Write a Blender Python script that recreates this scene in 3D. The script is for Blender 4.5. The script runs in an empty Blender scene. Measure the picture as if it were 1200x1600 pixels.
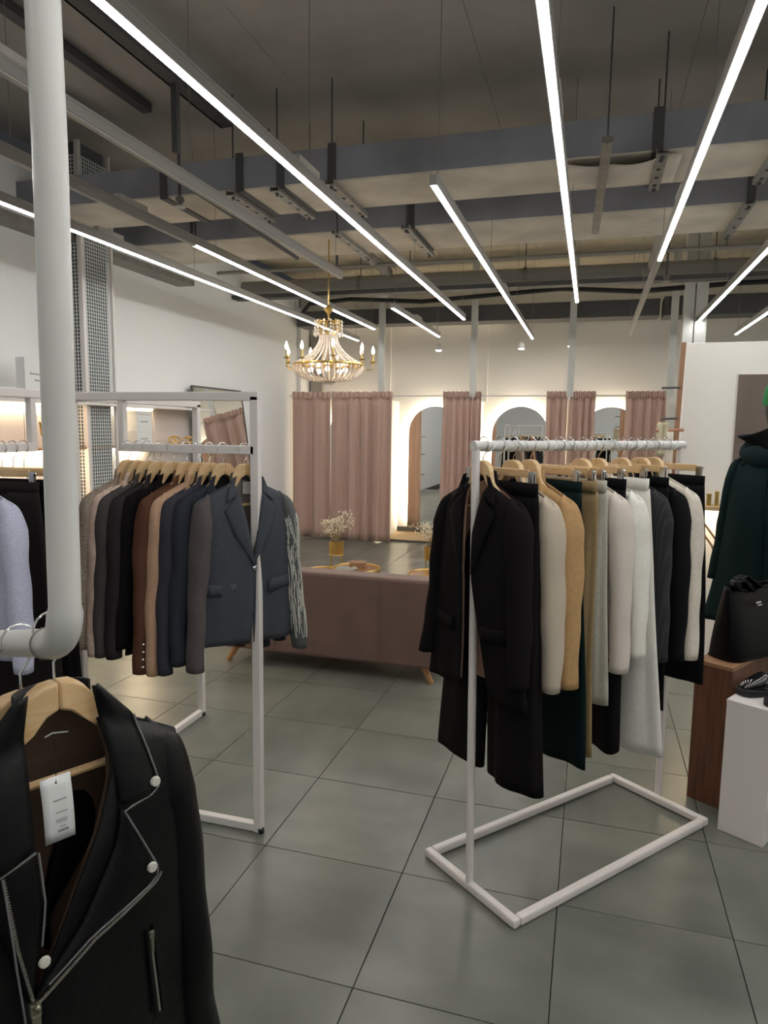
import bpy, bmesh, math, random
from mathutils import Vector, Matrix
random.seed(7)
S = bpy.context.scene
COL = S.collection
PI = math.pi

# ------------------------------------------------------------------ camera, world, exposure
CAM = Vector((0.642366, -1.889369, 1.758345))
YAW, PITCH, ROLL, FPX = 0.288285, -0.120329, -0.013308, 1082.31
Rz = Matrix.Rotation(YAW, 3, 'Z'); Rx = Matrix.Rotation(PITCH, 3, 'X'); Ry = Matrix.Rotation(ROLL, 3, 'Y')
RC = Rz @ Rx @ Ry
right, fwd, up = RC.col[0], RC.col[1], RC.col[2]
cam_data = bpy.data.cameras.new('camera')
cam = bpy.data.objects.new('camera', cam_data); COL.objects.link(cam)
M4 = Matrix((right, up, -fwd)).transposed().to_4x4(); M4.translation = CAM
cam.matrix_world = M4
cam_data.sensor_fit = 'AUTO'; cam_data.sensor_width = 36.0
cam_data.lens = FPX / 1600.0 * 36.0
cam_data.clip_start = 0.02
S.camera = cam
world = bpy.data.worlds.new('world'); S.world = world; world.use_nodes = True
world.node_tree.nodes['Background'].inputs[0].default_value = (0.5, 0.52, 0.55, 1)
world.node_tree.nodes['Background'].inputs[1].default_value = 0.05
S.view_settings.view_transform = 'Standard'
try: S.view_settings.look = 'None'
except Exception: pass
S.view_settings.exposure = 0.0; S.view_settings.gamma = 1.0
try: S.view_settings.use_curve_mapping = False
except Exception: pass
S.cycles.use_denoising = True
S.cycles.max_bounces = 8; S.cycles.diffuse_bounces = 5; S.cycles.glossy_bounces = 4
S.cycles.sample_clamp_indirect = 6.0
LED = 31.0            # radiance of the ceiling strips
LEDCOL = (1.0, 0.985, 0.965)
WARM = (1.0, 0.80, 0.52)
HALO = (1.0, 0.87, 0.66)

# ------------------------------------------------------------------ helpers
def lin(c):
    c = c / 255.0
    return c / 12.92 if c <= 0.04045 else ((c + 0.055) / 1.055) ** 2.4
MATS = {}
def mat(name, rgb, rough=0.6, metal=0.0, var=0.0, nscale=8.0, stretch=(1, 1, 1), bump=0.0, bscale=60.0, spec=0.5, sheen=0.0, rgb2=None, coords='Object', trans=0.0, per_object=False, coat=0.0, detail=6.0):
    if name in MATS: return MATS[name]
    m = bpy.data.materials.new(name); m.use_nodes = True; nt = m.node_tree
    b = nt.nodes['Principled BSDF']
    col = tuple(lin(c) for c in rgb) + (1,)
    b.inputs['Base Color'].default_value = col
    b.inputs['Roughness'].default_value = rough; b.inputs['Metallic'].default_value = metal
    b.inputs['Specular IOR Level'].default_value = spec
    if sheen: b.inputs['Sheen Weight'].default_value = sheen
    if trans: b.inputs['Transmission Weight'].default_value = trans
    if coat: b.inputs['Coat Weight'].default_value = coat; b.inputs['Coat Roughness'].default_value = 0.08
    tc = nt.nodes.new('ShaderNodeTexCoord'); mp = nt.nodes.new('ShaderNodeMapping')
    mp.inputs['Scale'].default_value = stretch
    nt.links.new(tc.outputs[coords], mp.inputs[0])
    vec = mp.outputs[0]
    if per_object:
        oi = nt.nodes.new('ShaderNodeObjectInfo'); mu = nt.nodes.new('ShaderNodeMath'); mu.operation = 'MULTIPLY'; mu.inputs[1].default_value = 57.0
        nt.links.new(oi.outputs['Random'], mu.inputs[0]); nt.links.new(mu.outputs[0], mp.inputs['Location'])
    if var or rgb2:
        n = nt.nodes.new('ShaderNodeTexNoise'); n.inputs['Scale'].default_value = nscale; n.inputs['Detail'].default_value = detail
        nt.links.new(vec, n.inputs['Vector'])
        r = nt.nodes.new('ShaderNodeValToRGB')
        r.color_ramp.elements[0].position = 0.3; r.color_ramp.elements[1].position = 0.7
        c1 = rgb if rgb2 else tuple(max(0, c * (1 - var)) for c in rgb)
        c2 = rgb2 if rgb2 else tuple(min(255, c * (1 + var)) for c in rgb)
        r.color_ramp.elements[0].color = tuple(lin(c) for c in c1) + (1,)
        r.color_ramp.elements[1].color = tuple(lin(c) for c in c2) + (1,)
        nt.links.new(n.outputs['Fac'], r.inputs[0]); nt.links.new(r.outputs[0], b.inputs['Base Color'])
    if bump:
        n2 = nt.nodes.new('ShaderNodeTexNoise'); n2.inputs['Scale'].default_value = bscale; n2.inputs['Detail'].default_value = 3
        nt.links.new(vec, n2.inputs['Vector'])
        bp = nt.nodes.new('ShaderNodeBump'); bp.inputs['Strength'].default_value = bump; bp.inputs['Distance'].default_value = 0.004
        nt.links.new(n2.outputs['Fac'], bp.inputs['Height']); nt.links.new(bp.outputs[0], b.inputs['Normal'])
    MATS[name] = m
    return m
def emit(name, col, strength):
    if name in MATS: return MATS[name]
    m = bpy.data.materials.new(name); m.use_nodes = True; nt = m.node_tree
    nt.nodes.remove(nt.nodes['Principled BSDF'])
    e = nt.nodes.new('ShaderNodeEmission'); e.inputs[0].default_value = tuple(col) + (1,); e.inputs[1].default_value = strength
    nt.links.new(e.outputs[0], nt.nodes['Material Output'].inputs[0])
    MATS[name] = m
    return m
def stripes(name, rgb, rgb2, scale, axis='X', rough=0.85):
    if name in MATS: return MATS[name]
    m = mat(name, rgb, rough); nt = m.node_tree; b = nt.nodes['Principled BSDF']
    w = nt.nodes.new('ShaderNodeTexWave'); w.bands_direction = axis; w.inputs['Scale'].default_value = scale
    tc = [n for n in nt.nodes if n.type == 'TEX_COORD'][0]
    nt.links.new(tc.outputs['Object'], w.inputs['Vector'])
    r = nt.nodes.new('ShaderNodeValToRGB'); r.color_ramp.elements[0].position = 0.55; r.color_ramp.elements[1].position = 0.9
    r.color_ramp.elements[0].color = tuple(lin(c) for c in rgb) + (1,); r.color_ramp.elements[1].color = tuple(lin(c) for c in rgb2) + (1,)
    nt.links.new(w.outputs['Fac'], r.inputs[0]); nt.links.new(r.outputs[0], b.inputs['Base Color'])
    return m

class MB:
    def __init__(s): s.v = []; s.f = []
    def add(s, vs, fs):
        o = len(s.v); s.v += [tuple(v) for v in vs]; s.f += [tuple(i + o for i in f) for f in fs]
    def box(s, c, d, rz=0.0, rot=None):
        x, y, z = d[0] / 2, d[1] / 2, d[2] / 2
        R = rot if rot is not None else Matrix.Rotation(rz, 3, 'Z')
        vs = [R @ Vector((sx * x, sy * y, sz * z)) + Vector(c) for sx in (-1, 1) for sy in (-1, 1) for sz in (-1, 1)]
        s.add(vs, [(0, 1, 3, 2), (4, 6, 7, 5), (0, 4, 5, 1), (2, 3, 7, 6), (0, 2, 6, 4), (1, 5, 7, 3)])
    def b2(s, lo, hi): s.box([(a + b) / 2 for a, b in zip(lo, hi)], [b - a for a, b in zip(lo, hi)])
    def bar(s, p, q, w, h=None, roll=0.0):
        p, q = Vector(p), Vector(q); d = q - p; h = h or w
        zc = d.normalized(); a = Vector((0, 0, 1)) if abs(zc.z) < 0.95 else Vector((0, 1, 0))
        xc = a.cross(zc).normalized(); yc = zc.cross(xc)
        R = Matrix((xc, yc, zc)).transposed() @ Matrix.Rotation(roll, 3, 'Z')
        s.box((p + q) / 2, (w, h, d.length), rot=R)
    def tube(s, pts, r, n=10, cap=True, closed=False):
        pts = [Vector(p) for p in pts]; k = len(pts); rs = r if isinstance(r, (list, tuple)) else [r] * k
        vs = []; prev = None
        for i, p in enumerate(pts):
            if closed: t = (pts[(i + 1) % k] - pts[i - 1]).normalized()
            else: t = (pts[min(i + 1, k - 1)] - pts[max(i - 1, 0)]).normalized()
            if prev is None:
                a = Vector((0, 0, 1)) if abs(t.z) < 0.9 else Vector((1, 0, 0)); x = a.cross(t).normalized()
            else:
                x = prev - t * prev.dot(t)
                x = x.normalized() if x.length > 1e-6 else t.orthogonal().normalized()
            prev = x; y = t.cross(x)
            for j in range(n):
                an = 2 * PI * j / n; vs.append(p + (x * math.cos(an) + y * math.sin(an)) * rs[i])
        fs = []
        for i in range(k if closed else k - 1):
            i2 = (i + 1) % k
            for j in range(n):
                j2 = (j + 1) % n; fs.append((i * n + j, i * n + j2, i2 * n + j2, i2 * n + j))
        if cap and not closed:
            fs.append(tuple(range(n - 1, -1, -1))); fs.append(tuple((k - 1) * n + j for j in range(n)))
        s.add(vs, fs)
    def lathe(s, prof, n=24, c=(0, 0, 0), sx=1.0, sy=1.0):
        vs = []; k = len(prof)
        for r, z in prof:
            for j in range(n):
                a = 2 * PI * j / n; vs.append((c[0] + sx * r * math.cos(a), c[1] + sy * r * math.sin(a), c[2] + z))
        fs = [(i * n + j, i * n + (j + 1) % n, (i + 1) * n + (j + 1) % n, (i + 1) * n + j) for i in range(k - 1) for j in range(n)]
        if prof[0][0] > 1e-5: fs.append(tuple(range(n - 1, -1, -1)))
        if prof[-1][0] > 1e-5: fs.append(tuple((k - 1) * n + j for j in range(n)))
        s.add(vs, fs)
    def ball(s, c, r, n=8, m=5, sc=(1, 1, 1)):
        s.lathe([(r * math.sin(PI * i / m), -r * math.cos(PI * i / m) * sc[2]) for i in range(m + 1)], n, c, sc[0], sc[1])
    def prism(s, outline, fn0, fn1):
        n = len(outline); vs = [fn0(*p) for p in outline] + [fn1(*p) for p in outline]
        fs = [tuple(range(n)), tuple(range(2 * n - 1, n - 1, -1))] + [(i, i + n, (i + 1) % n + n, (i + 1) % n) for i in range(n)]
        s.add(vs, fs)
    def grid(s, fn, nu, nv, closed_u=False):
        vs = [fn(i / nu, j / nv) for j in range(nv + 1) for i in range(nu + (0 if closed_u else 1))]
        w = nu if closed_u else nu + 1; fs = []
        for j in range(nv):
            for i in range(nu):
                i2 = (i + 1) % w if closed_u else i + 1
                fs.append((j * w + i, j * w + i2, (j + 1) * w + i2, (j + 1) * w + i))
        s.add(vs, fs)
    def build(s, name, m, parent=None, smooth=False, bevel=0.0, solid=0.0, loc=None, rz=0.0, angle=40):
        me = bpy.data.meshes.new(name); me.from_pydata(s.v, [], s.f); me.update()
        bm = bmesh.new(); bm.from_mesh(me)
        bmesh.ops.remove_doubles(bm, verts=bm.verts, dist=1e-5)
        bmesh.ops.recalc_face_normals(bm, faces=bm.faces)
        if smooth:
            for f in bm.faces: f.smooth = True
            ca = math.radians(angle)
            for e in bm.edges:
                if len(e.link_faces) == 2 and e.calc_face_angle(0) > ca: e.smooth = False
        bm.to_mesh(me); bm.free()
        o = bpy.data.objects.new(name, me); COL.objects.link(o)
        if m is not None: me.materials.append(m)
        if parent is not None: o.parent = parent
        if loc is not None: o.location = loc
        o.rotation_euler.z = rz
        if bevel:
            md = o.modifiers.new('bevel', 'BEVEL'); md.width = bevel; md.segments = 2; md.limit_method = 'ANGLE'
        if solid:
            md = o.modifiers.new('thick', 'SOLIDIFY'); md.thickness = solid; md.offset = 0
        return o

def thing(name, label, cat, loc=(0, 0, 0), rz=0.0, group=None):
    o = bpy.data.objects.new(name, None); COL.objects.link(o)
    o.location = loc; o.rotation_euler = (0, 0, rz); o.empty_display_size = 0.1
    o['label'] = label; o['category'] = cat
    if group: o['group'] = group
    return o
def tag(o, label, cat, group=None):
    o['label'] = label; o['category'] = cat
    if group: o['group'] = group
    return o
def struct(o, label=None):
    o['kind'] = 'structure'
    if label: o['label'] = label; o['category'] = 'structure'
    return o
def stuff(o): o['kind'] = 'stuff'; return o
def copy_tree(o, parent=None):
    c = o.copy(); COL.objects.link(c)
    if parent is not None: c.parent = parent
    for ch in list(o.children): copy_tree(ch, c)
    return c
def interp(tbl, z):
    tbl = sorted(tbl)
    if z <= tbl[0][0]: return tbl[0][1:]
    for a, b in zip(tbl, tbl[1:]):
        if z <= b[0]:
            t = (z - a[0]) / (b[0] - a[0]); return tuple(x + (y - x) * t for x, y in zip(a[1:], b[1:]))
    return tbl[-1][1:]
def polyline(pts, n):
    P = [Vector(p) for p in pts]; L = [0]
    for a, b in zip(P, P[1:]): L.append(L[-1] + (b - a).length)
    out = []
    for k in range(n + 1):
        t = L[-1] * k / n
        for i in range(len(P) - 1):
            if t <= L[i + 1] + 1e-9:
                q = (t - L[i]) / max(1e-9, L[i + 1] - L[i]); out.append(P[i].lerp(P[i + 1], q)); break
    return out

# ------------------------------------------------------------------ materials
M_tile = mat('floor_tile_stone', (90, 94, 87), 0.28, var=0.0, nscale=3.2, rgb2=(122, 124, 115), stretch=(1, .55, 1), per_object=True, bump=0.03, bscale=30, detail=8)
M_grout = mat('grout', (26, 27, 26), 0.9)
M_wall = mat('white_paint', (236, 237, 235), 0.75, bump=0.03, bscale=90)
M_wallb = mat('white_paint_warm', (237, 234, 226), 0.75, bump=0.03, bscale=90)
M_ceil = mat('dark_grey_paint', (172, 169, 164), 0.9, var=0.07, nscale=1.4, coords='Object')
M_ceil2 = mat('beige_concrete', (180, 171, 152), 0.9, var=0.08, nscale=2)
M_duct = mat('duct_wrap', (202, 194, 180), 0.7, var=0.1, nscale=2.2, bump=0.25, bscale=5)
M_ductd = mat('duct_side_shade', (138, 139, 146), 0.7, var=0.1, nscale=2)  # shade put into the colour; the duct bottoms catch the light from below
M_steel = mat('galvanised_steel', (140, 138, 132), 0.45, 0.6, var=0.08, nscale=9)
M_dsteel = mat('dark_steel', (84, 84, 85), 0.6, 0.3)
M_pipe = mat('grey_pipe_paint', (150, 147, 140), 0.6)
M_cable = mat('black_cable', (28, 28, 30), 0.7)
M_alu = mat('aluminium_profile', (176, 174, 170), 0.4, 0.35)
M_led = emit('led_strip_light', LEDCOL, LED)
M_ledoff = mat('unlit_diffuser', (190, 187, 180), 0.5)
M_white = mat('white_powder_coat', (226, 220, 216), 0.35)
M_whiteb = mat('white_gloss_paint', (206, 207, 202), 0.28, var=0.02, nscale=5)
M_curt = mat('dusty_pink_satin', (192, 160, 146), 0.55, sheen=0.3, bump=0.05, bscale=200)
M_pink = mat('pink_velour', (112, 88, 80), 0.8, sheen=0.15, var=0.05, nscale=5, bump=0.08, bscale=150)
M_mirror = mat('mirror_glass', (236, 238, 236), 0.01, 1.0)
M_black = mat('black_cloth', (24, 22, 23), 0.9, sheen=0.0, bump=0.08, bscale=220)
M_gold = mat('gold_metal', (214, 180, 106), 0.3, 0.9)
M_brass = mat('brass', (200, 172, 110), 0.3, 0.9)
M_wood_h = mat('hanger_beech', (222, 192, 148), 0.45, stretch=(1, 6, 12), nscale=10, rgb2=(206, 168, 116), coat=0.2)
M_walnut = mat('walnut_veneer', (112, 70, 46), 0.5, stretch=(9, 9, 0.7), nscale=5, rgb2=(72, 44, 28))
M_walnutlight = mat('walnut_edge', (150, 112, 84), 0.5)
M_ply = mat('pale_wood', (196, 172, 134), 0.55, stretch=(1, 8, 8), nscale=4, rgb2=(176, 148, 110))
M_chrome = mat('chrome', (205, 205, 205), 0.18, 1.0)
M_leather = mat('black_leather', (11, 11, 12), 0.42, bump=0.3, bscale=55, spec=0.27)
M_lbag = mat('black_smooth_leather', (7, 8, 9), 0.4, spec=0.16)
M_patent = mat('black_patent', (12, 12, 14), 0.08, spec=0.7, coat=0.6)
M_rubber = mat('black_rubber', (22, 22, 24), 0.6)
M_paper = mat('white_card', (228, 230, 228), 0.8)
M_ink = mat('grey_ink', (120, 124, 122), 0.8)
M_crystal = mat('crystal_bead', (250, 240, 232), 0.12, spec=0.9)

# ------------------------------------------------------------------ setting
fl = MB(); fl.b2((-4.2, -4.2, -0.06), (4.6, 9.5, -0.004)); floor = struct(fl.build('floor', M_grout))
tm = MB(); tm.b2((-0.2982, -0.2982, -0.009), (0.2982, 0.2982, 0.0))
tile0 = None; nt_ = 0
for j in range(-3, 15):
    for i in range(-7, 7):
        cx, cy = (i + .5) * .6, (j + .5) * .6
        # visible fan only
        d = Vector((cx, cy, 0)) - CAM; de = d.dot(fwd)
        if de < 0.4: continue
        px = 600 + FPX * d.dot(right) / de
        if px < -420 or px > 1650: continue
        if tile0 is None:
            tile0 = tm.build('tile', M_tile, floor, bevel=0.0015); o = tile0
        else:
            o = tile0.copy(); COL.objects.link(o); o.parent = floor
        o.location = (cx, cy, random.uniform(-0.0004, 0.0004)); o.rotation_euler.z = random.choice((0, PI / 2, PI, -PI / 2)); nt_ += 1
# fitting room floor of pale boards, one step up
fr = MB(); fr.b2((-3.98, 8.46, 0.0), (1.75, 9.3, 0.022)); frf = struct(fr.build('trim_1', M_dsteel))
pk = MB(); pk.b2((-0.70, -0.067, 0), (0.70, 0.067, 0.014)); p0 = None
for r in range(6):
    for k in range(4):
        if p0 is None: p0 = pk.build('plank', M_ply, frf, bevel=0.002); o = p0
        else: o = p0.copy(); COL.objects.link(o); o.parent = frf
        o.location = (-3.98 + 0.72 + k * 1.43, 8.46 + 0.07 + r * 0.139, 0.022)
wl = MB(); wl.b2((-4.2, -4.2, 0), (-4.0, 8.76, 3.9)); wl.b2((-4.2, 8.76, 0), (-4.0, 9.4, 3.45)); struct(wl.build('wall_left', M_wall))
wb = MB(); wb.b2((-4.2, 9.3, 0), (4.6, 9.5, 4.3)); struct(wb.build('wall_back', M_wallb))
wr = MB(); wr.b2((4.4, -4.2, 0), (4.6, 9.5, 4.3)); struct(wr.build('wall_right', M_wall))
wf = MB(); wf.b2((-4.2, -4.3, 0), (4.6, -4.1, 4.3)); struct(wf.build('wall_front', M_wall))
tr = MB(); tr.b2((-3.9, 9.285, 0.022), (1.75, 9.3, 0.118)); struct(tr.build('baseboard_back', M_dsteel))
tr = MB(); tr.b2((-3.4, 9.12, 3.40), (-0.75, 9.3, 3.50)); struct(tr.build('trim_2', M_wallb))
for k, x in enumerate((-2.62, -1.02, 0.2)):
    tr = MB(); tr.b2((x - .035, 9.255, 2.2), (x + .035, 9.3, 3.42)); struct(tr.build('trim_%d' % (k + 3), M_wallb))
tr = MB(); tr.b2((-3.995, 8.70, 2.0), (-3.94, 8.78, 3.66)); struct(tr.build('trim_6', M_wall))
tr = MB(); tr.b2((-3.97, 9.18, 1.9), (-3.76, 9.3, 3.3)); struct(tr.build('trim_7', M_pipe))
ce = MB(); ce.b2((-4.2, -4.3, 4.215), (4.6, 9.5, 4.4)); ceil = struct(ce.build('ceiling', M_dsteel))
for k in range(7):   # precast slabs, dark painted in front, bare beyond the ducts
    x0 = -4.2 + 1.34 * k; x1 = min(4.6, x0 + 1.338)
    for (y0, y1, m) in ((-4.3, 4.85, M_ceil), (4.851, 9.5, M_ceil2)):
        cm = MB(); cm.b2((x0, y0, 4.19), (x1, y1, 4.22)); cm.build('panel', m, ceil, bevel=0.003)
# dropped beams where the bare slab meets the back wall
cb = MB(); cb.b2((-4.2, 5.35, 3.86), (4.6, 5.75, 4.19)); struct(cb.build('trim_8', M_ceil2))

# ------------------------------------------------------------------ ducts, pipes, supports under the ceiling
def duct(y0, y1, z0, z1, joints, label):
    t = thing('ventilation_duct', label, 'duct', (0, (y0 + y1) / 2, z0))
    w = (y1 - y0) / 2; xs = [-4.19] + joints + [4.39]
    for a, b in zip(xs, xs[1:]):
        m = MB(); m.b2((a + .004, -w + .002, 0.0), (b - .004, w, z1 - z0)); o = m.build('duct_section', M_duct, t, bevel=0.012)
        m = MB(); m.b2((a + .008, -w - .006, 0.012), (b - .008, -w + .004, z1 - z0 - .006)); m.build('shaded_side', M_ductd, t, bevel=0.003)  # thin sheet that carries the shade of the duct's front side
    for j in joints:
        m = MB(); m.b2((j - .03, -w - .014, -.012), (j + .03, w + .01, 0.004)); m.b2((j - .03, -w - .016, -.012), (j + .03, -w - .002, z1 - z0 + .02)); m.build('flange', M_dsteel, t)
    return t
duct(2.98, 3.60, 3.50, 3.74, [-2.6, -1.95, -1.62, -1.22, 0.95, 2.6], 'front flat ventilation duct with shaded blue-grey side, nearest to the viewer')
duct(4.20, 4.98, 3.50, 3.74, [-3.1, -0.95, 1.72, 3.0], 'second flat ventilation duct behind the crumpled front one')
# torn insulation flap hanging from the front duct
m = MB(); m.grid(lambda u, v: (0.35 + 0.75 * u, 2.99 + 0.55 * v, 3.488 - 0.035 * math.sin(PI * u) ** 2 * (1 - v) - 0.02 * abs(math.sin(7 * u + 3 * v)) * (1 - v)), 24, 8)
tag(m.build('insulation_foil', M_duct, None, True, solid=0.004), 'crumpled pale insulation foil sagging under the front ventilation duct', 'foil')
SUP = [(-2.02, 2.95, 3.66, 'first'), (-1.66, 2.95, 3.66, 'second'), (-1.22, 2.92, 3.72, 'third'), (0.98, 2.92, 3.62, 'f'), (1.66, 2.92, 3.66, 'e')]
names1 = ['slotted support rail under the front duct, leftmost of the five', 'slotted support rail under the front duct, second from the left',
          'slotted support rail under the front duct beside the brightest left strip light', 'slotted support rail under the front duct right of the torn foil',
          'slotted support rail under the front duct at the right picture edge']
SUP2 = [(-1.62, 4.1, 5.1), (-0.98, 4.1, 5.1), (1.70, 4.1, 5.1)]
names2 = ['slotted support rail under the rear duct above the chandelier', 'slotted support rail under the rear duct left of the short middle strip', 'slotted support rail under the rear duct on the right']
def support(x, y0, y1, z, label):
    t = thing('duct_support', label, 'support rail', (x, (y0 + y1) / 2, z), 0, 'slotted rails under the ducts')
    h = (y1 - y0) / 2
    m = MB(); m.b2((-.035, -h, -.006), (.035, h, 0)); m.b2((-.035, -h, 0), (-.03, h, .03)); m.b2((.03, -h, 0), (.035, h, .03)); m.build('channel', M_steel, t)
    for yy in (-h + .05, h - .05):
        m = MB(); m.tube([(0, yy, -.03), (0, yy, 4.19 - z)], .006, 6); m.build('threaded_rod', M_dsteel, t)
        m = MB(); m.lathe([(.014, -.02), (.014, -.006)], 6, (0, yy, 0)); m.build('nut', M_dsteel, t)
    m = MB()
    for k in range(4): m.b2((-.012, -h + .12 + k * (2 * h - .24) / 3 - .02, -.0075), (.012, -h + .12 + k * (2 * h - .24) / 3 + .02, -.0062))
    stuff(m.build('slot', M_cable, t))
for s, n in zip(SUP, names1): support(s[0], s[1], s[2], 3.47, n)
for s, n in zip(SUP2, names2): support(s[0], s[1], s[2], 3.47, n)
# angled channel hanging by the foil
t = thing('steel_channel', 'pale steel channel hanging slanted below the torn foil', 'channel', (0.62, 3.5, 3.3))
m = MB(); m.bar((.03, -.9, .16), (-.03, 1.0, .14), .06, .035); m.build('channel', M_steel, t)
m = MB(); m.tube([(.03, -.88, .14), (.03, -.88, .89)], .006, 6); m.build('rod', M_dsteel, t)
m = MB(); m.tube([(-.03, .95, .14), (-.03, .95, .89)], .006, 6); m.build('rod', M_dsteel, t)
# steel angle beam upper left with drop post
t = thing('steel_angle_beam', 'dark steel angle beam with a drop post in the upper left ceiling', 'beam', (-2.05, 2.0, 3.95))
m = MB(); m.b2((-.05, -1.6, 0), (.05, 0.97, .018)); m.b2((-.05, -1.6, 0), (-.035, .97, .12)); m.build('angle', M_dsteel, t)
m = MB(); m.b2((-.02, -.02 + .3, -.42), (.02, .02 + .3, 0)); m.build('post', M_dsteel, t)
for (x, z, lab) in ((-3.2, 4.08, 'thin dark joist in the far left ceiling above the wire mesh column'), (-2.72, 4.12, 'thin dark joist in the left ceiling beside the angle beam')):
    m = MB(); m.b2((x - .04, -1.0, z), (x + .04, 2.96, z + .06)); tag(m.build('ceiling_joist', M_dsteel), lab, 'joist')
def roundpipe(p, q, r, m_, name, label, cat, clamps=()):
    t = thing(name, label, cat, p)
    d = Vector(q) - Vector(p); m = MB(); m.tube([(0, 0, 0), d], r, 20); m.build('pipe', m_, t, True)
    for c in clamps:
        pc = d * c; dn = d.normalized(); m = MB(); m.tube([pc - dn * .02, pc + dn * .02], r * 1.14, 20); m.build('clamp', M_steel, t, True)
        m = MB(); m.tube([pc + Vector((0, 0, r)), Vector((pc.x, pc.y, 4.19 - p[2]))], .006, 6); m.build('hanger_rod', M_dsteel, t)
    return t
roundpipe((-4.0, 6.9, 3.62), (4.4, 6.9, 3.60), .09, M_pipe, 'ceiling_pipe', 'thick grey round pipe crossing the room above the fitting rooms', 'pipe', (.2, .45, .7, .88))
roundpipe((-4.0, 6.2, 3.68), (4.4, 6.2, 3.64), .022, M_pipe, 'thin_ceiling_pipe', 'thin pale pipe crossing the ceiling in front of the thick one', 'pipe', (.3, .52, .7))
roundpipe((-1.92, 4.98, 3.72), (-1.92, 6.8, 3.72), .06, M_pipe, 'branch_pipe', 'pale grey pipe running lengthways behind the third strip light', 'pipe')
roundpipe((1.22, 5.2, 3.75), (1.22, 7.0, 3.62), .06, M_pipe, 'branch_pipe.001', 'pale grey pipe running lengthways near the right white posts', 'pipe')
roundpipe((-2.2, 4.6, 3.40), (-2.2, 2.4, 3.46), .018, M_dsteel, 'conduit', 'dark conduit passing under the rear duct at left', 'conduit')
m = MB(); m.b2((-3.9, 8.45, 3.33), (1.45, 8.8, 3.56)); tag(m.build('rear_duct', M_dsteel, bevel=.01), 'long dark rectangular duct along the top of the back wall', 'duct')
m = MB(); m.b2((1.5, 8.43, 3.32), (4.38, 8.82, 3.58)); tag(m.build('rear_duct.001', M_dsteel, bevel=.01), 'dark rectangular duct above the right partition, end of the rear run', 'duct')
m = MB(); m.tube([(-3.3, 7.3, 3.35), (-3.2, 7.3, 3.46), (-2.6, 7.3, 3.5), (-1.6, 7.3, 3.43), (-.8, 7.3, 3.47), (0.2, 7.3, 3.52), (1.1, 7.3, 3.45), (2.2, 7.3, 3.5), (4.3, 7.3, 3.5)], .03, 8)
tag(m.build('cable_bundle', M_cable, None, True), 'sagging black cable bundle between the thick pipe and the rear duct', 'cable')
m = MB(); m.b2((-3.99, 6.55, 3.42), (4.38, 6.72, 3.47)); tag(m.build('cable_tray', M_dsteel), 'flat dark cable tray below the thick round pipe', 'tray')
m = MB(); m.b2((-4.0, 2.2, 3.34), (-3.78, 5.3, 3.40)); tag(m.build('wall_cable_tray', M_steel), 'grey perforated cable tray along the top of the left wall', 'tray')
def sprinkler(x, y, z, lab):
    t = thing('sprinkler', lab, 'sprinkler', (x, y, z))
    m = MB(); m.tube([(0, 0, .06), (0, 0, 4.19 - z)], .012, 8); m.build('drop_pipe', M_dsteel, t)
    m = MB(); m.lathe([(.012, .06), (.03, .05), (.035, .02), (.012, 0), (.045, -.012), (.045, -.018)], 12); m.build('head', M_steel, t, True)
sprinkler(-2.3, 2.72, 3.35, 'small grey sprinkler hanging in front of the left end of the front duct')
sprinkler(-2.05, 5.3, 3.42, 'small grey sprinkler hanging above the chandelier')
sprinkler(1.32, 6.2, 3.35, 'small grey sprinkler hanging by the right white posts')

# ------------------------------------------------------------------ strip lights
def strip(x, y0, y1, lit, label, dr=True, z=3.05):
    t = thing('strip_light', label, 'strip light', (x, (y0 + y1) / 2, z), 0, 'LED strip lights under the ceiling')
    h = (y1 - y0) / 2
    m = MB(); m.b2((-.019, -h, .008), (.019, h, .052)); m.build('housing', M_alu, t)
    m = MB(); m.b2((-.022, -h, .052), (-.016, h, .066)); m.b2((.016, -h, .052), (.022, h, .066)); m.build('rail', M_alu, t)
    for a, b, on in lit:
        m = MB(); m.b2((-.0125, a - (y0 + y1) / 2, 0), (.0125, b - (y0 + y1) / 2, .008)); m.build('diffuser', M_led if on else M_ledoff, t)
    k = max(2, int((y1 - y0) / 2.0) + 1)
    for i in range(k):
        yy = -h + .12 + (2 * h - .24) * i / (k - 1)
        m = MB(); m.tube([(0, yy, .06), (0, yy, 4.19 - z)], .0022, 5); m.build('suspension_wire', M_steel, t)
    if dr:
        m = MB(); m.b2((-.022, -.18, .066), (.022, .1, .1)); m.build('driver_box', M_ledoff, t, bevel=.003)
    for s in (-1, 1):
        m = MB(); m.b2((-.0195, s * h - .006, .002), (.0195, s * h + .006, .055)); m.build('end_cap', M_alu, t)
    return t
strip(-2.78, -3.0, 8.17, [(-3.0, 8.17, True)], 'long lit strip light nearest the left wall')
strip(-2.18, -3.0, 7.06, [(-3.0, 2.71, False), (2.71, 7.06, True)], 'strip light unlit in front and lit from its middle, above the chandelier')
strip(-1.53, -3.0, 4.0, [(-3.0, 4.0, False)], 'wholly unlit grey strip light in the upper left')
strip(-1.50, 5.53, 7.97, [(5.53, 7.97, True)], 'short lit strip light high over the left fitting room, right of the chandelier')
strip(-0.88, -3.0, 6.49, [(-3.0, 6.49, True)], 'long bright strip light crossing the picture from the upper left corner')
strip(-0.235, 1.91, 8.41, [(1.91, 8.41, True)], 'lit strip light starting mid ceiling below its hanging wire')
strip(0.435, -3.0, 5.6, [(-3.0, 5.6, True)], 'long bright strip light nearly vertical in the picture, right of centre')
strip(1.075, -3.0, 8.31, [(-3.0, 3.95, True), (3.95, 8.31, False)], 'strip light lit in front and unlit towards the back wall')
strip(1.785, -3.0, 7.6, [(-3.0, 7.6, True)], 'lit strip light ending behind the white posts on the right')
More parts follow.
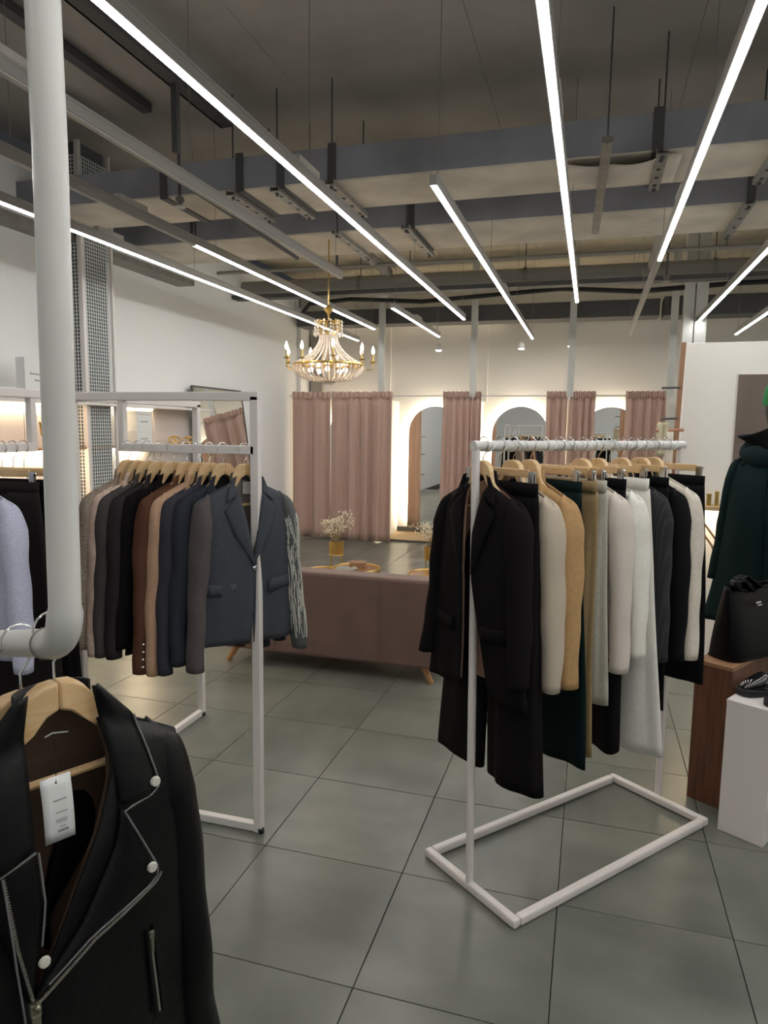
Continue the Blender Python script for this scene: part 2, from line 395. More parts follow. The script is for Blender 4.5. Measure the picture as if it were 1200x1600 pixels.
strip(2.41, -3.0, 8.45, [(-3.0, 8.45, True)], 'lit strip light ending above the right partition')
strip(3.1, -3.0, 8.4, [(-3.0, 8.4, True)], 'added lit strip light out of view beyond the right picture edge')  # unseen extra strip, kept to brighten the right side
def spot(x, y, z, lab, s):
    t = thing('track_spotlight', lab, 'spotlight', (x, y, z), 0, 'track spotlights before the back wall')
    m = MB(); m.tube([(0, 0, .02), (0.03 * s, 0, .13), (0.03 * s, 0, 3.331 - z)], .009, 8); m.build('stem', M_white, t, True)
    m = MB(); m.lathe([(.02, .05), (.04, .03), (.05, -.03), (.046, -.045)], 14); m.build('shade', M_white, t, True)
    m = MB(); m.lathe([(.001, -.06), (.03, -.056), (.044, -.044)], 14); m.build('lamp', emit('spot_lamp', (1, .95, .86), 70), t, True)
spot(-2.52, 8.56, 2.98, 'small white spotlight left of the first white post', 1)
spot(-1.63, 8.56, 2.98, 'small white spotlight under the short strip light', -1)
spot(-0.40, 8.56, 2.98, 'small white spotlight left of the end of the middle strip light', 1)
spot(0.30, 8.56, 3.0, 'small white spotlight on the third white post', -1)

# ------------------------------------------------------------------ fitting rooms
t = thing('curtain_rail', 'long white curtain rail hung from white ceiling posts before the fitting rooms', 'curtain rail', (-1.2, 8.35, 2.25))
m = MB(); m.tube([(-2.78, 0, 0), (2.85, 0, 0)], .012, 10); m.build('rod', M_white, t, True)
for x in (-2.46, -1.06, .32, 1.63):
    m = MB(); m.b2((x + 1.2 - .045, -.03, -.02), (x + 1.2 + .045, .03, 1.94)); m.build('post', M_whiteb, t)
    m = MB(); m.b2((x + 1.2 - .012, -.02, -.06), (x + 1.2 + .012, .02, .02)); m.build('bracket', M_white, t)
m = MB(); m.lathe([(.05, 1.42), (.075, 1.46), (.15, 1.53), (.15, 1.545)], 20, (-1.26, 0, 0)); m.build('ceiling_cap', M_whiteb, t, True)
for k, x in enumerate((-2.46, -1.06, .32, 1.63)):
    m = MB(); m.b2((x - .02, 8.46, .036), (x + .02, 9.3, 2.2)); struct(m.build('wall_divider.%03d' % k if k else 'wall_divider', M_wallb))
def arch(x, label, led_in=True):
    t = thing('arch_mirror', label, 'mirror', (x, 9.235, .125), 0, 'backlit arch mirrors in the fitting rooms')
    r = .44; zs = 2.0 - r
    out = [(-r, 0)] + [(-r * math.cos(PI * k / 32), zs + r * math.sin(PI * k / 32)) for k in range(33)] + [(r, 0)]
    m = MB(); m.prism(out, lambda a, b: (a, 0.0, b), lambda a, b: (a, -.006, b)); m.build('mirror_glass', M_mirror, t)
    m = MB(); q = .955; m.prism([(a * q, .02 + b * q) for a, b in out], lambda a, b: (a, .012, b), lambda a, b: (a, .001, b)); m.build('backing_board', M_ply, t)
    m = MB(); pts = [(-r * .985, .022, .1)] + [(-r * .985 * math.cos(PI * k / 24), .022, zs + r * .985 * math.sin(PI * k / 24)) for k in range(25)] + [(r * .985, .022, .1)]
    m.tube(pts, .007, 6); m.build('led_tape', emit('halo_led', HALO, 110), t)
arch(-3.2, 'arched backlit mirror behind the closed curtains, leftmost')
arch(-1.81, 'arched backlit mirror showing its whole left edge, left of the black suit')
arch(-0.44, 'arched backlit mirror seen above the front rack, in the middle')
arch(0.91, 'arched backlit mirror mostly hidden by a curtain, rightmost')
def curtain(x0, x1, label, n, amp, ph, spread=0.0, z0=.008, y=8.35, bow=0.0):
    t = thing('curtain', label, 'curtain', ((x0 + x1) / 2, y, 0), 0, 'dusty pink fitting room curtains')
    w = (x1 - x0) / 2; H = 2.285
    def f(u, v):
        z = z0 + (H - .075 - z0) * v
        x = (2 * u - 1) * w * (1 + spread * (1 - v)) + bow * math.sin(PI * v) * .3
        a = amp * (0.35 + .65 * (1 - v) ** .5)
        y_ = a * math.sin(2 * PI * n * (u + .03 * math.sin(5 * u + ph)) + ph + .5 * (1 - v) * math.sin(3 * u + ph)) + .3 * a * math.sin(2 * PI * n * 2.3 * u + 2 * ph)
        return (x, y_ - .01, z + .012 * math.sin(4 * u + ph) * (1 - v))
    m = MB(); m.grid(f, int(n * 16), 16); m.build('panel', M_curt, t, True, solid=.003, angle=180)
    def g(u, v):
        z = H - .085 + .11 * v; a = .012 + .016 * abs(v - .5)
        return ((2 * u - 1) * w * 1.01, a * math.sin(2 * PI * n * 3.1 * u + ph) - .004 + (-.016 if 0.25 < v < .8 else -.004), z + .006 * math.sin(2 * PI * n * 1.7 * u))
    m = MB(); m.grid(g, int(n * 24), 6); m.build('gathered_heading', M_curt, t, True, solid=.003, angle=180)
curtain(-3.93, -3.285, 'leftmost closed dusty pink curtain next to the left wall', 2.6, .045, .4, .045)
curtain(-3.265, -2.56, 'wide dusty pink curtain behind the gold planter with dried flowers', 3.2, .05, 1.9, .0)
curtain(-2.60, -2.27, 'narrow dusty pink curtain at the right end of the closed group', 1.6, .05, .9, .03, y=8.31)
curtain(-1.50, -1.10, 'gathered dusty pink curtain left of the second white post, behind the black suit', 3.6, .04, 2.2, .12)
curtain(-1.10, -0.93, 'narrow gathered dusty pink curtain right of the second white post', 2.5, .035, .3, .05)
curtain(0.0, 0.29, 'gathered dusty pink curtain left of the third white post', 3, .04, 1.1, .04)
curtain(0.33, 0.67, 'gathered dusty pink curtain with ruffled edge right of the third white post', 3.4, .045, 2.9, .05)
curtain(1.07, 1.59, 'rightmost gathered dusty pink curtain near the wooden ladder rack', 4.6, .045, .7, .03)

# ------------------------------------------------------------------ left wall: shelves, column, leaning mirror
t = thing('wall_shelving', 'white lit wall shelving with thin brown shelves along the left wall', 'shelving', (-3.99, 3.9, 0))
yA, yB = -2.2, 1.52
m = MB(); m.b2((0, yA, .05), (.02, -1.0, 1.93)); m.build('back_panel', M_white, t)
for a, b in ((-1.99, -1.0), (-.995, -.2), (-.195, .80), (.805, yB)):
    m = MB(); m.b2((.02, a, .06), (.03, b - .004, 1.93)); m.build('panel', M_white, t, bevel=.002)
m = MB(); m.b2((0, yA, 1.93), (.34, yB, 1.95)); m.build('top_board', M_white, t)
m = MB(); m.b2((0.01, yA, 1.535), (.26, yB - .03, 1.553)); m.build('shelf', M_walnutlight, t)
m = MB(); m.b2((0.01, yA, 1.06), (.26, .9, 1.08)); m.build('shelf', M_walnutlight, t)
m = MB(); m.b2((0.01, yA, .5), (.26, .9, .52)); m.build('shelf', M_walnutlight, t)
for z in (1.527, 1.052):
    m = MB(); m.b2((.05, yA + .05, z), (.07, .6, z + .006)); m.build('led_tape', emit('shelf_led', WARM, 125), t)
m = MB(); m.b2((.05, yA + .05, 1.922), (.07, .75, 1.928)); m.build('led_tape', emit('shelf_led2', WARM, 60), t)
def box_thing(lo, hi, name, label, m_, cat, group=None, lid=True):
    t = thing(name, label, cat, ((lo[0] + hi[0]) / 2, (lo[1] + hi[1]) / 2, lo[2]), 0, group)
    d = [(b - a) / 2 for a, b in zip(lo, hi)]; h = hi[2] - lo[2]
    m = MB(); m.b2((-d[0], -d[1], 0), (d[0], d[1], h * (.82 if lid else 1))); m.build('body', m_, t, bevel=.002)
    if lid:
        m = MB(); m.b2((-d[0] - .002, -d[1] - .002, h * .825), (d[0] + .002, d[1] + .002, h)); m.build('lid', m_, t, bevel=.002)
    return t
t = thing('display_card_box', 'white display box with small grey lettering standing on the left shelving top', 'box', (-3.765, 2.775, 1.952))
m = MB(); m.b2((-.045, -.095, 0), (.045, .10, .335)); m.build('body', M_paper, t, bevel=.003)
m = MB()
for k, (y0, y1, z) in enumerate(((-.04, .085, .20), (.01, .06, .15))):
    n_ = 9 - 4 * k
    for i in range(n_): m.b2((.0453, y0 + (y1 - y0) * i / n_, z), (.046, y0 + (y1 - y0) * (i + .7) / n_, z + .012 + .006 * (i == 0)))
stuff(m.build('lettering', M_ink, t))
for k, (y, z, h) in enumerate(((4.2, 1.555, .17), (4.2, 1.727, .17))):
    t = thing('shoe_box', ('lower' if k == 0 else 'upper') + ' white box of the pair on the shelf beside the mesh column', 'box', (-3.82, y, z), 0, 'white boxes on the shelf')
    m = MB(); m.b2((-.11, -.12, 0), (.11, .12, h * .8)); m.build('body', M_paper, t, bevel=.002)
    m = MB(); m.b2((-.113, -.123, h * .8), (.113, .123, h)); m.build('lid', M_paper, t, bevel=.002)
    m = MB(); [m.b2((.1105, -.06 + .02 * i, .06), (.1112, -.046 + .02 * i, .07)) for i in range(6)]; stuff(m.build('lettering', M_ink, t))
def knot(y, z, lab, s=1.0):
    t = thing('gold_ornament', lab, 'ornament', (-3.84, y, z), 0)
    m = MB(); pts = [(.045 * s * math.cos(3 * a) * .6 + .02 * math.cos(a), .06 * s * math.cos(2 * a) * math.cos(a), .06 * s + .05 * s * math.sin(2 * a)) for a in [2 * PI * k / 48 for k in range(48)]]
    m.tube(pts, .011 * s, 8, closed=True); m.build('knot', M_gold, t, True)
    m = MB(); m.lathe([(.045 * s, 0), (.045 * s, .008), (.02 * s, .014)], 16); m.build('base', M_gold, t, True)
knot(4.92, 1.553, 'gold knot ornament on the shelf, left of the pair', .8)
knot(5.20, 1.553, 'gold knot ornament on the shelf, right of the pair', .7)
t = thing('curved_brass_bowl', 'curved brass horn shaped bowl on the shelf left of the white pipe', 'ornament', (-3.82, 3.12, 1.553))
m = MB(); m.tube([(0, -.2, .22), (0, -.17, .12), (0, -.1, .04), (0, .0, .012), (0, .1, .02)], [.008, .02, .03, .025, .012], 10); m.build('horn', M_brass, t, True)
m = MB(); m.tube([(0, -.04, .06), (0, .06, .05), (0, .12, .06)], .01, 8); m.build('inner_ring', M_brass, t, True)
# mesh column
t = thing('mesh_column', 'grey column clad in wire mesh with white edge trims by the left wall', 'column', (-3.86, 3.585, 0))
m = MB(); m.b2((-.13, -.17, 0), (.105, .17, 4.19)); m.build('core', mat('grey_column_paint', (88, 92, 94), .8), t)
m = MB()
for k in range(125):
    z = .1 + k * .032
    m.b2((.125, -.19, z), (.13, .19, z + .006))
    m.b2((-.13, -.195, z), (.13, -.19, z + .006))
for k in range(13):
    y = -.18 + k * .03; m.b2((.13, y, .1), (.135, y + .006, 4.08))
for k in range(9):
    x = -.12 + k * .03; m.b2((x, -.2, .1), (x + .006, -.195, 4.08))
stuff(m.build('wire_mesh', mat('white_wire', (228, 230, 228), .4), t))
for (a, b) in (((.11, -.215, 0), (.15, -.175, 4.19)), ((.12, .185, 0), (.15, .21, 4.19)), ((-.138, -.205, 0), (-.118, -.18, 4.19))):
    m = MB(); m.b2(a, b); m.build('edge_trim', M_white, t, bevel=.003)
# leaning mirror
t = thing('leaning_mirror', 'thin black framed mirror leaning on the left wall', 'mirror', (-3.62, 6.02, 0.0))
L = 2.24; W = .60
def mp(a, b, c=0):   # a along y, b up the glass, c off the glass
    lean = math.asin(.30 / L); tw = -.0
    return (-b * math.sin(lean) + c * math.cos(lean), a, b * math.cos(lean) + c * math.sin(lean) + .004)
m = MB(); m.prism([(-W, .01), (W, .01), (W, L), (-W, L)], lambda a, b: mp(a, b, .0), lambda a, b: mp(a, b, .006)); m.build('glass', M_mirror, t)
for (p, q) in (((-W, 0), (-W, L)), ((W, 0), (W, L)), ((-W, 0), (W, 0)), ((-W, L), (W, L))):
    m = MB(); m.bar(mp(p[0], p[1], 0), mp(q[0], q[1], 0), .022, .02); m.build('frame_bar', M_dsteel, t)

# ------------------------------------------------------------------ chandelier
t = thing('chandelier', 'gold and crystal chandelier with candle bulbs hanging before the curtains', 'chandelier', (-1.795, 4.4, 2.17))
m = MB(); m.tube([(0, 0, .6), (0, 0, 1.33)], .007, 8); m.build('rod', M_brass, t)
m = MB(); m.lathe([(.006, .74), (.03, .715), (.042, .70), (.04, .685), (.012, .655), (.008, .62)], 16); m.build('canopy_cup', M_gold, t, True)
m = MB(); m.lathe([(.075, .45), (.085, .455), (.085, .475), (.075, .48)], 24); m.tube([(.09 * math.cos(a), .09 * math.sin(a), .58) for a in [2 * PI * k / 24 for k in range(24)]], .006, 6, closed=True); m.build('crown_ring', M_gold, t, True)
m = MB()
for k in range(12):
    a = 2 * PI * k / 12
    m.tube([(.08 * math.cos(a), .08 * math.sin(a), .47), (.11 * math.cos(a), .11 * math.sin(a), .53), (.1 * math.cos(a), .1 * math.sin(a), .6), (.135 * math.cos(a), .135 * math.sin(a), .585)], .005, 5)
m.build('crown_leaf', M_gold, t, True)
m = MB()
for k in range(12):
    a = 2 * PI * k / 12
    for q in range(5): m.ball((.13 * math.cos(a), .13 * math.sin(a), .58 - q * .03), .011 if q < 4 else .017, 6, 4)
stuff(m.build('crown_drops', M_crystal, t, True))
R0 = .33
m = MB(); m.lathe([(R0 - .008, .17), (R0 + .006, .17), (R0 + .01, .18), (R0 + .004, .192), (R0 - .008, .192)], 48); m.build('main_ring', M_gold, t, True)
m = MB()
for k in range(28):
    a = 2 * PI * k / 28
    for q in range(24):
        s = q / 23; r = .078 + (R0 - .09) * (s ** 1.7); z = .45 - .26 * s - .02 * math.sin(PI * s)
        m.ball((r * math.cos(a), r * math.sin(a), z), .0098, 5, 4)
stuff(m.build('upper_strands', M_crystal, t, True))
m = MB()
for k in range(36):
    a = 2 * PI * k / 36
    for q in range(15):
        s = q / 14 * .94; r = R0 * math.cos(s * PI / 2) ** .62; z = .165 - .135 * math.sin(s * PI / 2)
        m.ball((r * math.cos(a), r * math.sin(a), z), .0105, 5, 4)
stuff(m.build('bowl_strands', M_crystal, t, True))
m = MB(); m.lathe([(.06, .03), (.07, .035), (.07, .045), (.06, .05)], 20); m.build('bottom_ring', M_gold, t, True)
m = MB()
for k in range(14):
    a = 2 * PI * k / 14
    for q in range(3): m.ball((.075 * math.cos(a) * (1 - .25 * q), .075 * math.sin(a) * (1 - .25 * q), .03 - q * .012), .009, 5, 4)
stuff(m.build('bottom_drops', M_crystal, t, True))
for k in range(9):
    a = 2 * PI * k / 9 + .3; c, s = math.cos(a), math.sin(a); r1 = .405 if k % 2 else .425; zz = .2 + .02 * (k % 2)
    m = MB(); m.tube([(R0 * c, R0 * s, .18), ((R0 + .03) * c, (R0 + .03) * s, .13), (r1 * c, r1 * s, .15), (r1 * c, r1 * s, zz)], .005, 6); arm = m.build('arm', M_gold, t, True)
    m = MB(); m.lathe([(.008, zz), (.028, zz + .008), (.03, zz + .014)], 12, (r1 * c, r1 * s, 0)); m.build('drip_pan', M_gold, arm, True)
    m = MB(); m.lathe([(.009, zz + .01), (.009, zz + .085)], 8, (r1 * c, r1 * s, 0)); m.build('candle', M_brass, arm, True)
    m = MB(); m.lathe([(.006, zz + .085), (.016, zz + .105), (.014, zz + .125), (.002, zz + .16)], 10, (r1 * c, r1 * s, 0)); m.build('bulb', emit('candle_bulb', (1, .86, .62), 30), arm, True)
for k in range(5):
    a = 2 * PI * k / 5; m = MB(); m.ball((.17 * math.cos(a), .17 * math.sin(a), .13), .024, 8, 6); m.build('inner_bulb', emit('inner_bulb', (1, .86, .66), 26), t, True)

# ------------------------------------------------------------------ seating area
t = thing('sofa', 'dusty pink velour sofa seen from behind, in the middle of the shop', 'sofa', (-1.13, 2.95, 0))
sw = .82
m = MB(); m.grid(lambda u, v: ((2 * u - 1) * sw, -.35 - .03 * v + .012 * math.sin(PI * u) * 0 + .004 * math.sin(9 * u) * (v - .5), .115 + .62 * v), 20, 10)
bk = MB(); bk.b2((-sw, -.35, .115), (sw, -.17, .735)); bk.build('back', M_pink, t, bevel=.022)
for x in (-.38, .42):
    m = MB(); m.b2((x - .0025, -.3545, .135), (x + .0025, -.35, .715)); m.build('seam', M_pink, t)
m = MB(); m.b2((-sw + .12, -.17, .115), (sw - .12, .42, .40)); m.build('seat_base', M_pink, t, bevel=.02)
for k in (-1, 1):
    m = MB(); m.b2((k * sw / 2 - .37 + .0, -.16, .40), (k * sw / 2 + .37, .44, .52)); m.build('seat_cushion', M_pink, t, bevel=.03)
    m = MB(); m.b2((min(k * sw, k * (sw - .115)), -.168, .115), (max(k * sw, k * (sw - .115)), .45, .58)); m.build('armrest', M_pink, t, bevel=.025)
    for y in (-.28, .38):
        m = MB(); m.tube([(k * (sw - .1), y, .118), (k * (sw - .03), y - .02 * (y < 0), 0)], [.028, .018], 10); m.build('leg', mat('oak_leg', (176, 128, 84), .5), t, True)
def coffee(x, y, r, h, label, wood):
    t = thing('coffee_table', label, 'table', (x, y, 0), .2, 'round gold coffee tables')
    m = MB(); n = 64; vs = []
    pr = [(r * (1 + .015 * math.cos(26 * 2 * PI * j / 130)), 2 * PI * j / 130) for j in range(130)]
    m.prism(pr, lambda a, b: (a * math.cos(b), a * math.sin(b), h - .09), lambda a, b: (a * math.cos(b), a * math.sin(b), h)); m.build('fluted_rim', M_gold, t, True)
    m = MB(); m.lathe([(r * .94, h), (r * .94, h + .006)], 40); m.build('top', wood, t)
    m = MB(); m.tube([(r * math.cos(a), r * math.sin(a), h + .008) for a in [2 * PI * k / 48 for k in range(48)]], .008, 6, closed=True); m.build('rim_bead', M_gold, t, True)
    for k in range(3):
        a = 2 * PI * k / 3 + .4; m = MB(); m.tube([(r * .8 * math.cos(a), r * .8 * math.sin(a), h - .08), (r * .85 * math.cos(a), r * .85 * math.sin(a), 0)], .012, 8); m.build('leg', M_gold, t)
M_tabletop = mat('bronze_tabletop', (150, 110, 70), .22, .2)
coffee(-1.72, 4.15, .19, .40, 'lower round gold coffee table on the left', M_tabletop)
coffee(-1.44, 4.25, .22, .43, 'round gold coffee table holding the wooden box', M_tabletop)
coffee(-0.72, 4.18, .19, .44, 'fluted gold drum table at right behind the sofa', M_tabletop)
t = thing('wooden_box', 'small brown wooden box on the left gold coffee table', 'box', (-1.44, 4.28, .436), .2)
m = MB(); m.b2((-.075, -.05, 0), (.075, .05, .04)); m.build('body', M_walnutlight, t, bevel=.003)
m = MB(); m.b2((-.077, -.052, .041), (.077, .052, .055)); m.build('lid', M_walnutlight, t, bevel=.003)
t = thing('decor_tray', 'small clear glass tray on the left gold coffee table', 'tray', (-1.50, 4.13, .437), .2)
m = MB(); m.lathe([(.09, 0), (.1, .004), (.105, .018), (.1, .02), (.094, .008), (.01, .006)], 28); m.build('dish', mat('tray_glass', (150, 152, 142), .15, spec=.6), t, True)
def planter(x, y, z0, label, seed):
    random.seed(seed)
    t = thing('gold_planter', label, 'planter', (x, y, z0), .3, 'gold planters with dried flowers')
    m = MB(); pr = [(.07 * (1 + .03 * math.cos(20 * 2 * PI * j / 100)), 2 * PI * j / 100) for j in range(100)]
    m.prism(pr, lambda a, b: (a * math.cos(b), a * math.sin(b), .50), lambda a, b: (a * math.cos(b), a * math.sin(b), .63)); m.build('pot', M_gold, t, True)
    m = MB(); m.lathe([(.001, .626), (.062, .6305)], 20); m.build('soil', M_walnut, t)
    for k in range(4):
        a = PI / 4 + k * PI / 2; m = MB(); m.tube([(.072 * math.cos(a), .072 * math.sin(a), .58), (.078 * math.cos(a), .078 * math.sin(a), 0)], .004, 6); m.build('leg', M_gold, t)
    m = MB(); m.tube([(.074 * math.cos(a), .074 * math.sin(a), .495) for a in [2 * PI * k / 24 for k in range(24)]], .004, 6, closed=True); m.build('stand_ring', M_gold, t)
    m = MB(); ends = []
    for k in range(46):
        a = random.uniform(0, 2 * PI); rr = random.uniform(.03, .16); h = random.uniform(.72, .85) + (.06 if rr > .08 and math.cos(a) > .5 else 0)
        e = Vector((rr * math.cos(a), rr * math.sin(a), h)); m.tube([(.02 * math.cos(a), .02 * math.sin(a), .62), (e.x * .5, e.y * .5, .62 + (h - .62) * .6), e], .0013, 4); ends.append(e)
    stuff(m.build('stems', mat('dry_stem', (150, 140, 104), .8), t))
    m = MB()
    for e in ends:
        for q in range(9): m.ball(e + Vector((random.gauss(0, .02), random.gauss(0, .02), random.gauss(0, .018))), random.uniform(.005, .009), 5, 3)
    stuff(m.build('blossoms', mat('dry_blossom', (226, 214, 190), .9), t, True))
planter(-1.76, 4.55, 0, 'gold planter on wire legs with white dried flowers, left behind the sofa', 3)
planter(-0.80, 4.62, 0, 'gold planter with dried flowers half hidden by the black suit', 5)
for o in list(bpy.data.objects)[:0]: pass
random.seed(11)

# ------------------------------------------------------------------ right: partition, ladder, plinths
m = MB(); m.b2((1.30, 3.9, 0), (4.39, 4.1, 2.43)); part = struct(m.build('wall_partition', M_wallb, bevel=.004))
t = thing('wall_panel_board', 'brown grey fabric board on the right partition', 'board', (2.3, 3.885, 1.95))
m = MB(); m.b2((-.63, -.012, -.40), (.5, .012, .24)); m.build('panel', mat('taupe_fabric', (112, 100, 93), .9, var=.05, nscale=3, bump=.1, bscale=300), t, bevel=.004)
m = MB(); m.b2((-.64, .0, -.41), (-.63, .014, .25)); m.build('edge', M_white, t)
for x, w, lab in ((1.679, .115, 'left one of the two tall white posts rising behind the partition'), (1.815, .13, 'right one of the two tall white posts rising behind the partition')):
    t = thing('white_post', lab, 'post', (x, 7.3, 0))
    m = MB(); m.b2((-w / 2, -w / 2, 0), (w / 2, w / 2, 4.19)); m.build('post', M_whiteb, t, bevel=.004)
    m = MB(); m.b2((-w * .8, -w * .8, 4.16), (w * .8, w * .8, 4.189)); m.build('head_plate', M_steel, t)
t = thing('cosmetic_shelf', 'warm lit wooden shelf on the partition behind the cream blouse', 'shelf', (1.75, 3.79, 1.20))
m = MB(); m.b2((-.42, -.12, -.015), (.6, .11, .015)); m.build('board', M_ply, t, bevel=.002)
m = MB(); m.b2((-.4, .04, -.022), (.58, .06, -.016)); m.build('led_tape', emit('shelf_led3', WARM, 90), t)
for k, (x, w, h, lab, mm) in enumerate(((1.49, .03, .09, 'gold tube on the lit shelf, nearest the cream blouse', M_gold), (1.545, .026, .11, 'slim gold carton on the lit shelf, second from the blouse', M_gold), (1.60, .05, .12, 'pale carton on the lit shelf, third from the blouse', M_paper), (1.67, .05, .12, 'pale carton on the lit shelf next to the mannequin sleeve', M_paper))):
    box_thing((x, 3.74, 1.215), (x + w, 3.74 + w, 1.215 + h), 'cosmetic_carton', lab, mm, 'carton', 'cartons on the lit shelf')
t = thing('hoop_stand', 'two bent brown hoops leaning below the lit shelf', 'hoop', (1.60, 3.7, .5))
for d in (0, .06):
    m = MB(); m.tube([(-.18 + d, 0, .58), (-.06 + d, 0, .42), (.02 + d, 0, .2), (.06 + d, 0, -.2), (.05 + d, 0, -.5)], .008, 8); m.build('hoop', M_walnutlight, t, True)
t = thing('ladder_rack', 'narrow wooden ladder rack with dark pegs at the end of the partition', 'ladder', (1.22, 3.78, 0))
m = MB(); m.bar((.0, -.04, 0), (.045, .0, 2.42), .035, .03); m.build('upright', M_walnutlight, t, bevel=.003)
for z, l in ((2.09, .13), (1.86, .12), (1.55, .12)):
    m = MB(); m.tube([(.045 * z / 2.42, -.02, z), (.045 * z / 2.42 - l, -.02, z - .004)], .008, 8); m.build('peg', M_dsteel, t)
m = MB(); m.tube([(-.12, -.02, 1.77), (.08, -.02, 1.775)], .012, 8); m.build('crossbar', mat('copper_bar', (176, 126, 100), .4), t, True)
def scarf(x, y, z0, z1, w, col, lab):
    m = MB(); m.grid(lambda u, v: (x + (2 * u - 1) * w * (1 + .25 * math.sin(PI * v)), y + .012 * math.sin(14 * u) - .0, z0 + (z1 - z0) * v), 14, 10)
    tag(m.build('scarf', mat('scarf' + lab[:6], col, .9), None, True, solid=.02, angle=180), lab, 'scarf')
scarf(1.155, 3.755, 1.58, 1.83, .03, (198, 190, 160), 'olive cream scarf hanging from the ladder rack')
scarf(1.20, 3.745, 1.30, 1.76, .022, (226, 216, 200), 'cream scarf hanging lower on the ladder rack')
def plinth(A, B, depth, h, m_, label, top_m, name):
    A, B = Vector((A[0], A[1], 0)), Vector((B[0], B[1], 0)); e = (B - A); w = e.length; ang = math.atan2(e.y, e.x)
    t = thing(name, label, 'plinth', A, ang)
    b = MB(); b.b2((0, 0, 0), (w, depth, h - .018)); b.build('body', m_, t, bevel=.0015)
    b = MB(); b.b2((-.001, -.001, h - .018), (w + .001, depth + .001, h)); b.build('top', top_m, t, bevel=.0015)
    return t
plinth((1.166, 1.588), (1.312, 1.497), .46, .69, M_walnut, 'tall walnut veneered plinth under the black tote bag', M_walnutlight, 'wood_plinth')
plinth((1.262, 1.326), (1.424, 1.230), .42, .605, M_white, 'low white plinth carrying the black loafers', M_white, 'white_plinth')
# tote bag
t = thing('tote_bag', 'black leather tote bag with looped strap on the walnut plinth', 'bag', (1.40, 1.75, .691), .8)
def bagf(u, v):
    a = 2 * PI * u; ex = .185 * (1 - .1 * v ** 1.5) + .006 * math.sin(PI * v); ey = .088 * (1 - .72 * v ** 1.2)
    c, s = math.cos(a), math.sin(a); c = math.copysign(abs(c) ** .45, c); s = math.copysign(abs(s) ** .55, s)
    return (ex * c, ey * s - .01 * math.sin(PI * v) * (s < 0),   .003 + .345 * v - .012 * v * (1 - c * c))
m = MB(); m.grid(bagf, 56, 16, True); m.build('body', M_lbag, t, True, solid=.004, angle=80)
m = MB(); m.b2((-.17, -.075, .002), (.17, .075, .01)); m.build('base', M_lbag, t, bevel=.004)
def band(pts, w, name):
    P = polyline(pts, 24); m = MB()
    m.grid(lambda u, v: (P[min(24, int(u * 24 + .5))].x, P[min(24, int(u * 24 + .5))].y + (v - .5) * w, P[min(24, int(u * 24 + .5))].z), 24, 2)
    m.build(name, M_lbag, t, True, solid=.005, angle=180)
band([(-.02, -.03, .32), (-.07, -.035, .35), (-.12, -.04, .385), (-.165, -.04, .385), (-.175, -.04, .36), (-.15, -.04, .345), (-.11, -.04, .34)], .05, 'strap')
band([(-.12, -.02, .386), (-.07, -.02, .40), (-.03, -.025, .375), (.02, -.03, .345), (.06, -.035, .335)], .045, 'strap')
m = MB(); m.b2((-.045, -.072, .27), (-.005, -.066, .279)); m.b2((-.03, -.072, .258), (.005, -.066, .264)); m.build('clasp', M_chrome, t)
def shoe(x, y, rz, lab):
    t = thing('loafer', lab, 'shoe', (x, y, .606), rz, 'black loafers on the white plinth')
    out = [(.13, .0), (.125, .025), (.1, .045), (.05, .05), (-.02, .04), (-.08, .036), (-.12, .032), (-.135, 0), (-.12, -.032), (-.08, -.036), (-.02, -.036), (.05, -.042), (.1, -.038), (.125, -.022)]
    m = MB(); m.prism(out, lambda a, b: (a, b, 0), lambda a, b: (a * 1.01, b * 1.02, .03)); m.build('sole', M_rubber, t, True, bevel=.003)
    def f(u, v):
        s = u; x = .12 - .245 * s
        w = .046 * (math.sin(PI * min(1, (s + .02) * 1.7) * .5) ** .5 if s < .57 else 1.0) * (1 - .22 * max(0, s - .4)) * (1 if s < .9 else (1 - s) * 8 + .2)
        top = .03 + (.03 + .035 * max(0, min(1, (s - .1) / .35))) * math.sin(PI * min(.5, s * 3 + .02)) if s < .5 else .09 + .02 * (s - .5)
        a = PI * v; z = .03 + (top - .03) * math.sin(a) ** .7 if .0 < v < 1 else .03
        if s > .5: z = min(z, .03 + (top - .03) * (1 if abs(math.cos(a)) > .55 else .55))
        return (x, w * math.cos(a), z)
    m = MB(); m.grid(f, 22, 14); m.build('upper', M_patent, t, True, solid=.003, angle=70)
    m = MB(); m.grid(lambda u, v: (.03 - .025 * v, .05 * (2 * u - 1), .074 + .02 * v + .0 - .03 * (2 * u - 1) ** 2), 10, 2); m.build('penny_strap', M_patent, t, True, solid=.004)
    m = MB(); m.b2((-.13, -.03, -.0), (-.05, .03, .0305)); m.build('heel', M_rubber, t, bevel=.004)
shoe(1.43, 1.455, math.radians(208), 'left black patent loafer on the white plinth, nearest the walnut plinth')
shoe(1.52, 1.345, math.radians(208), 'right black patent loafer at the picture edge on the white plinth')

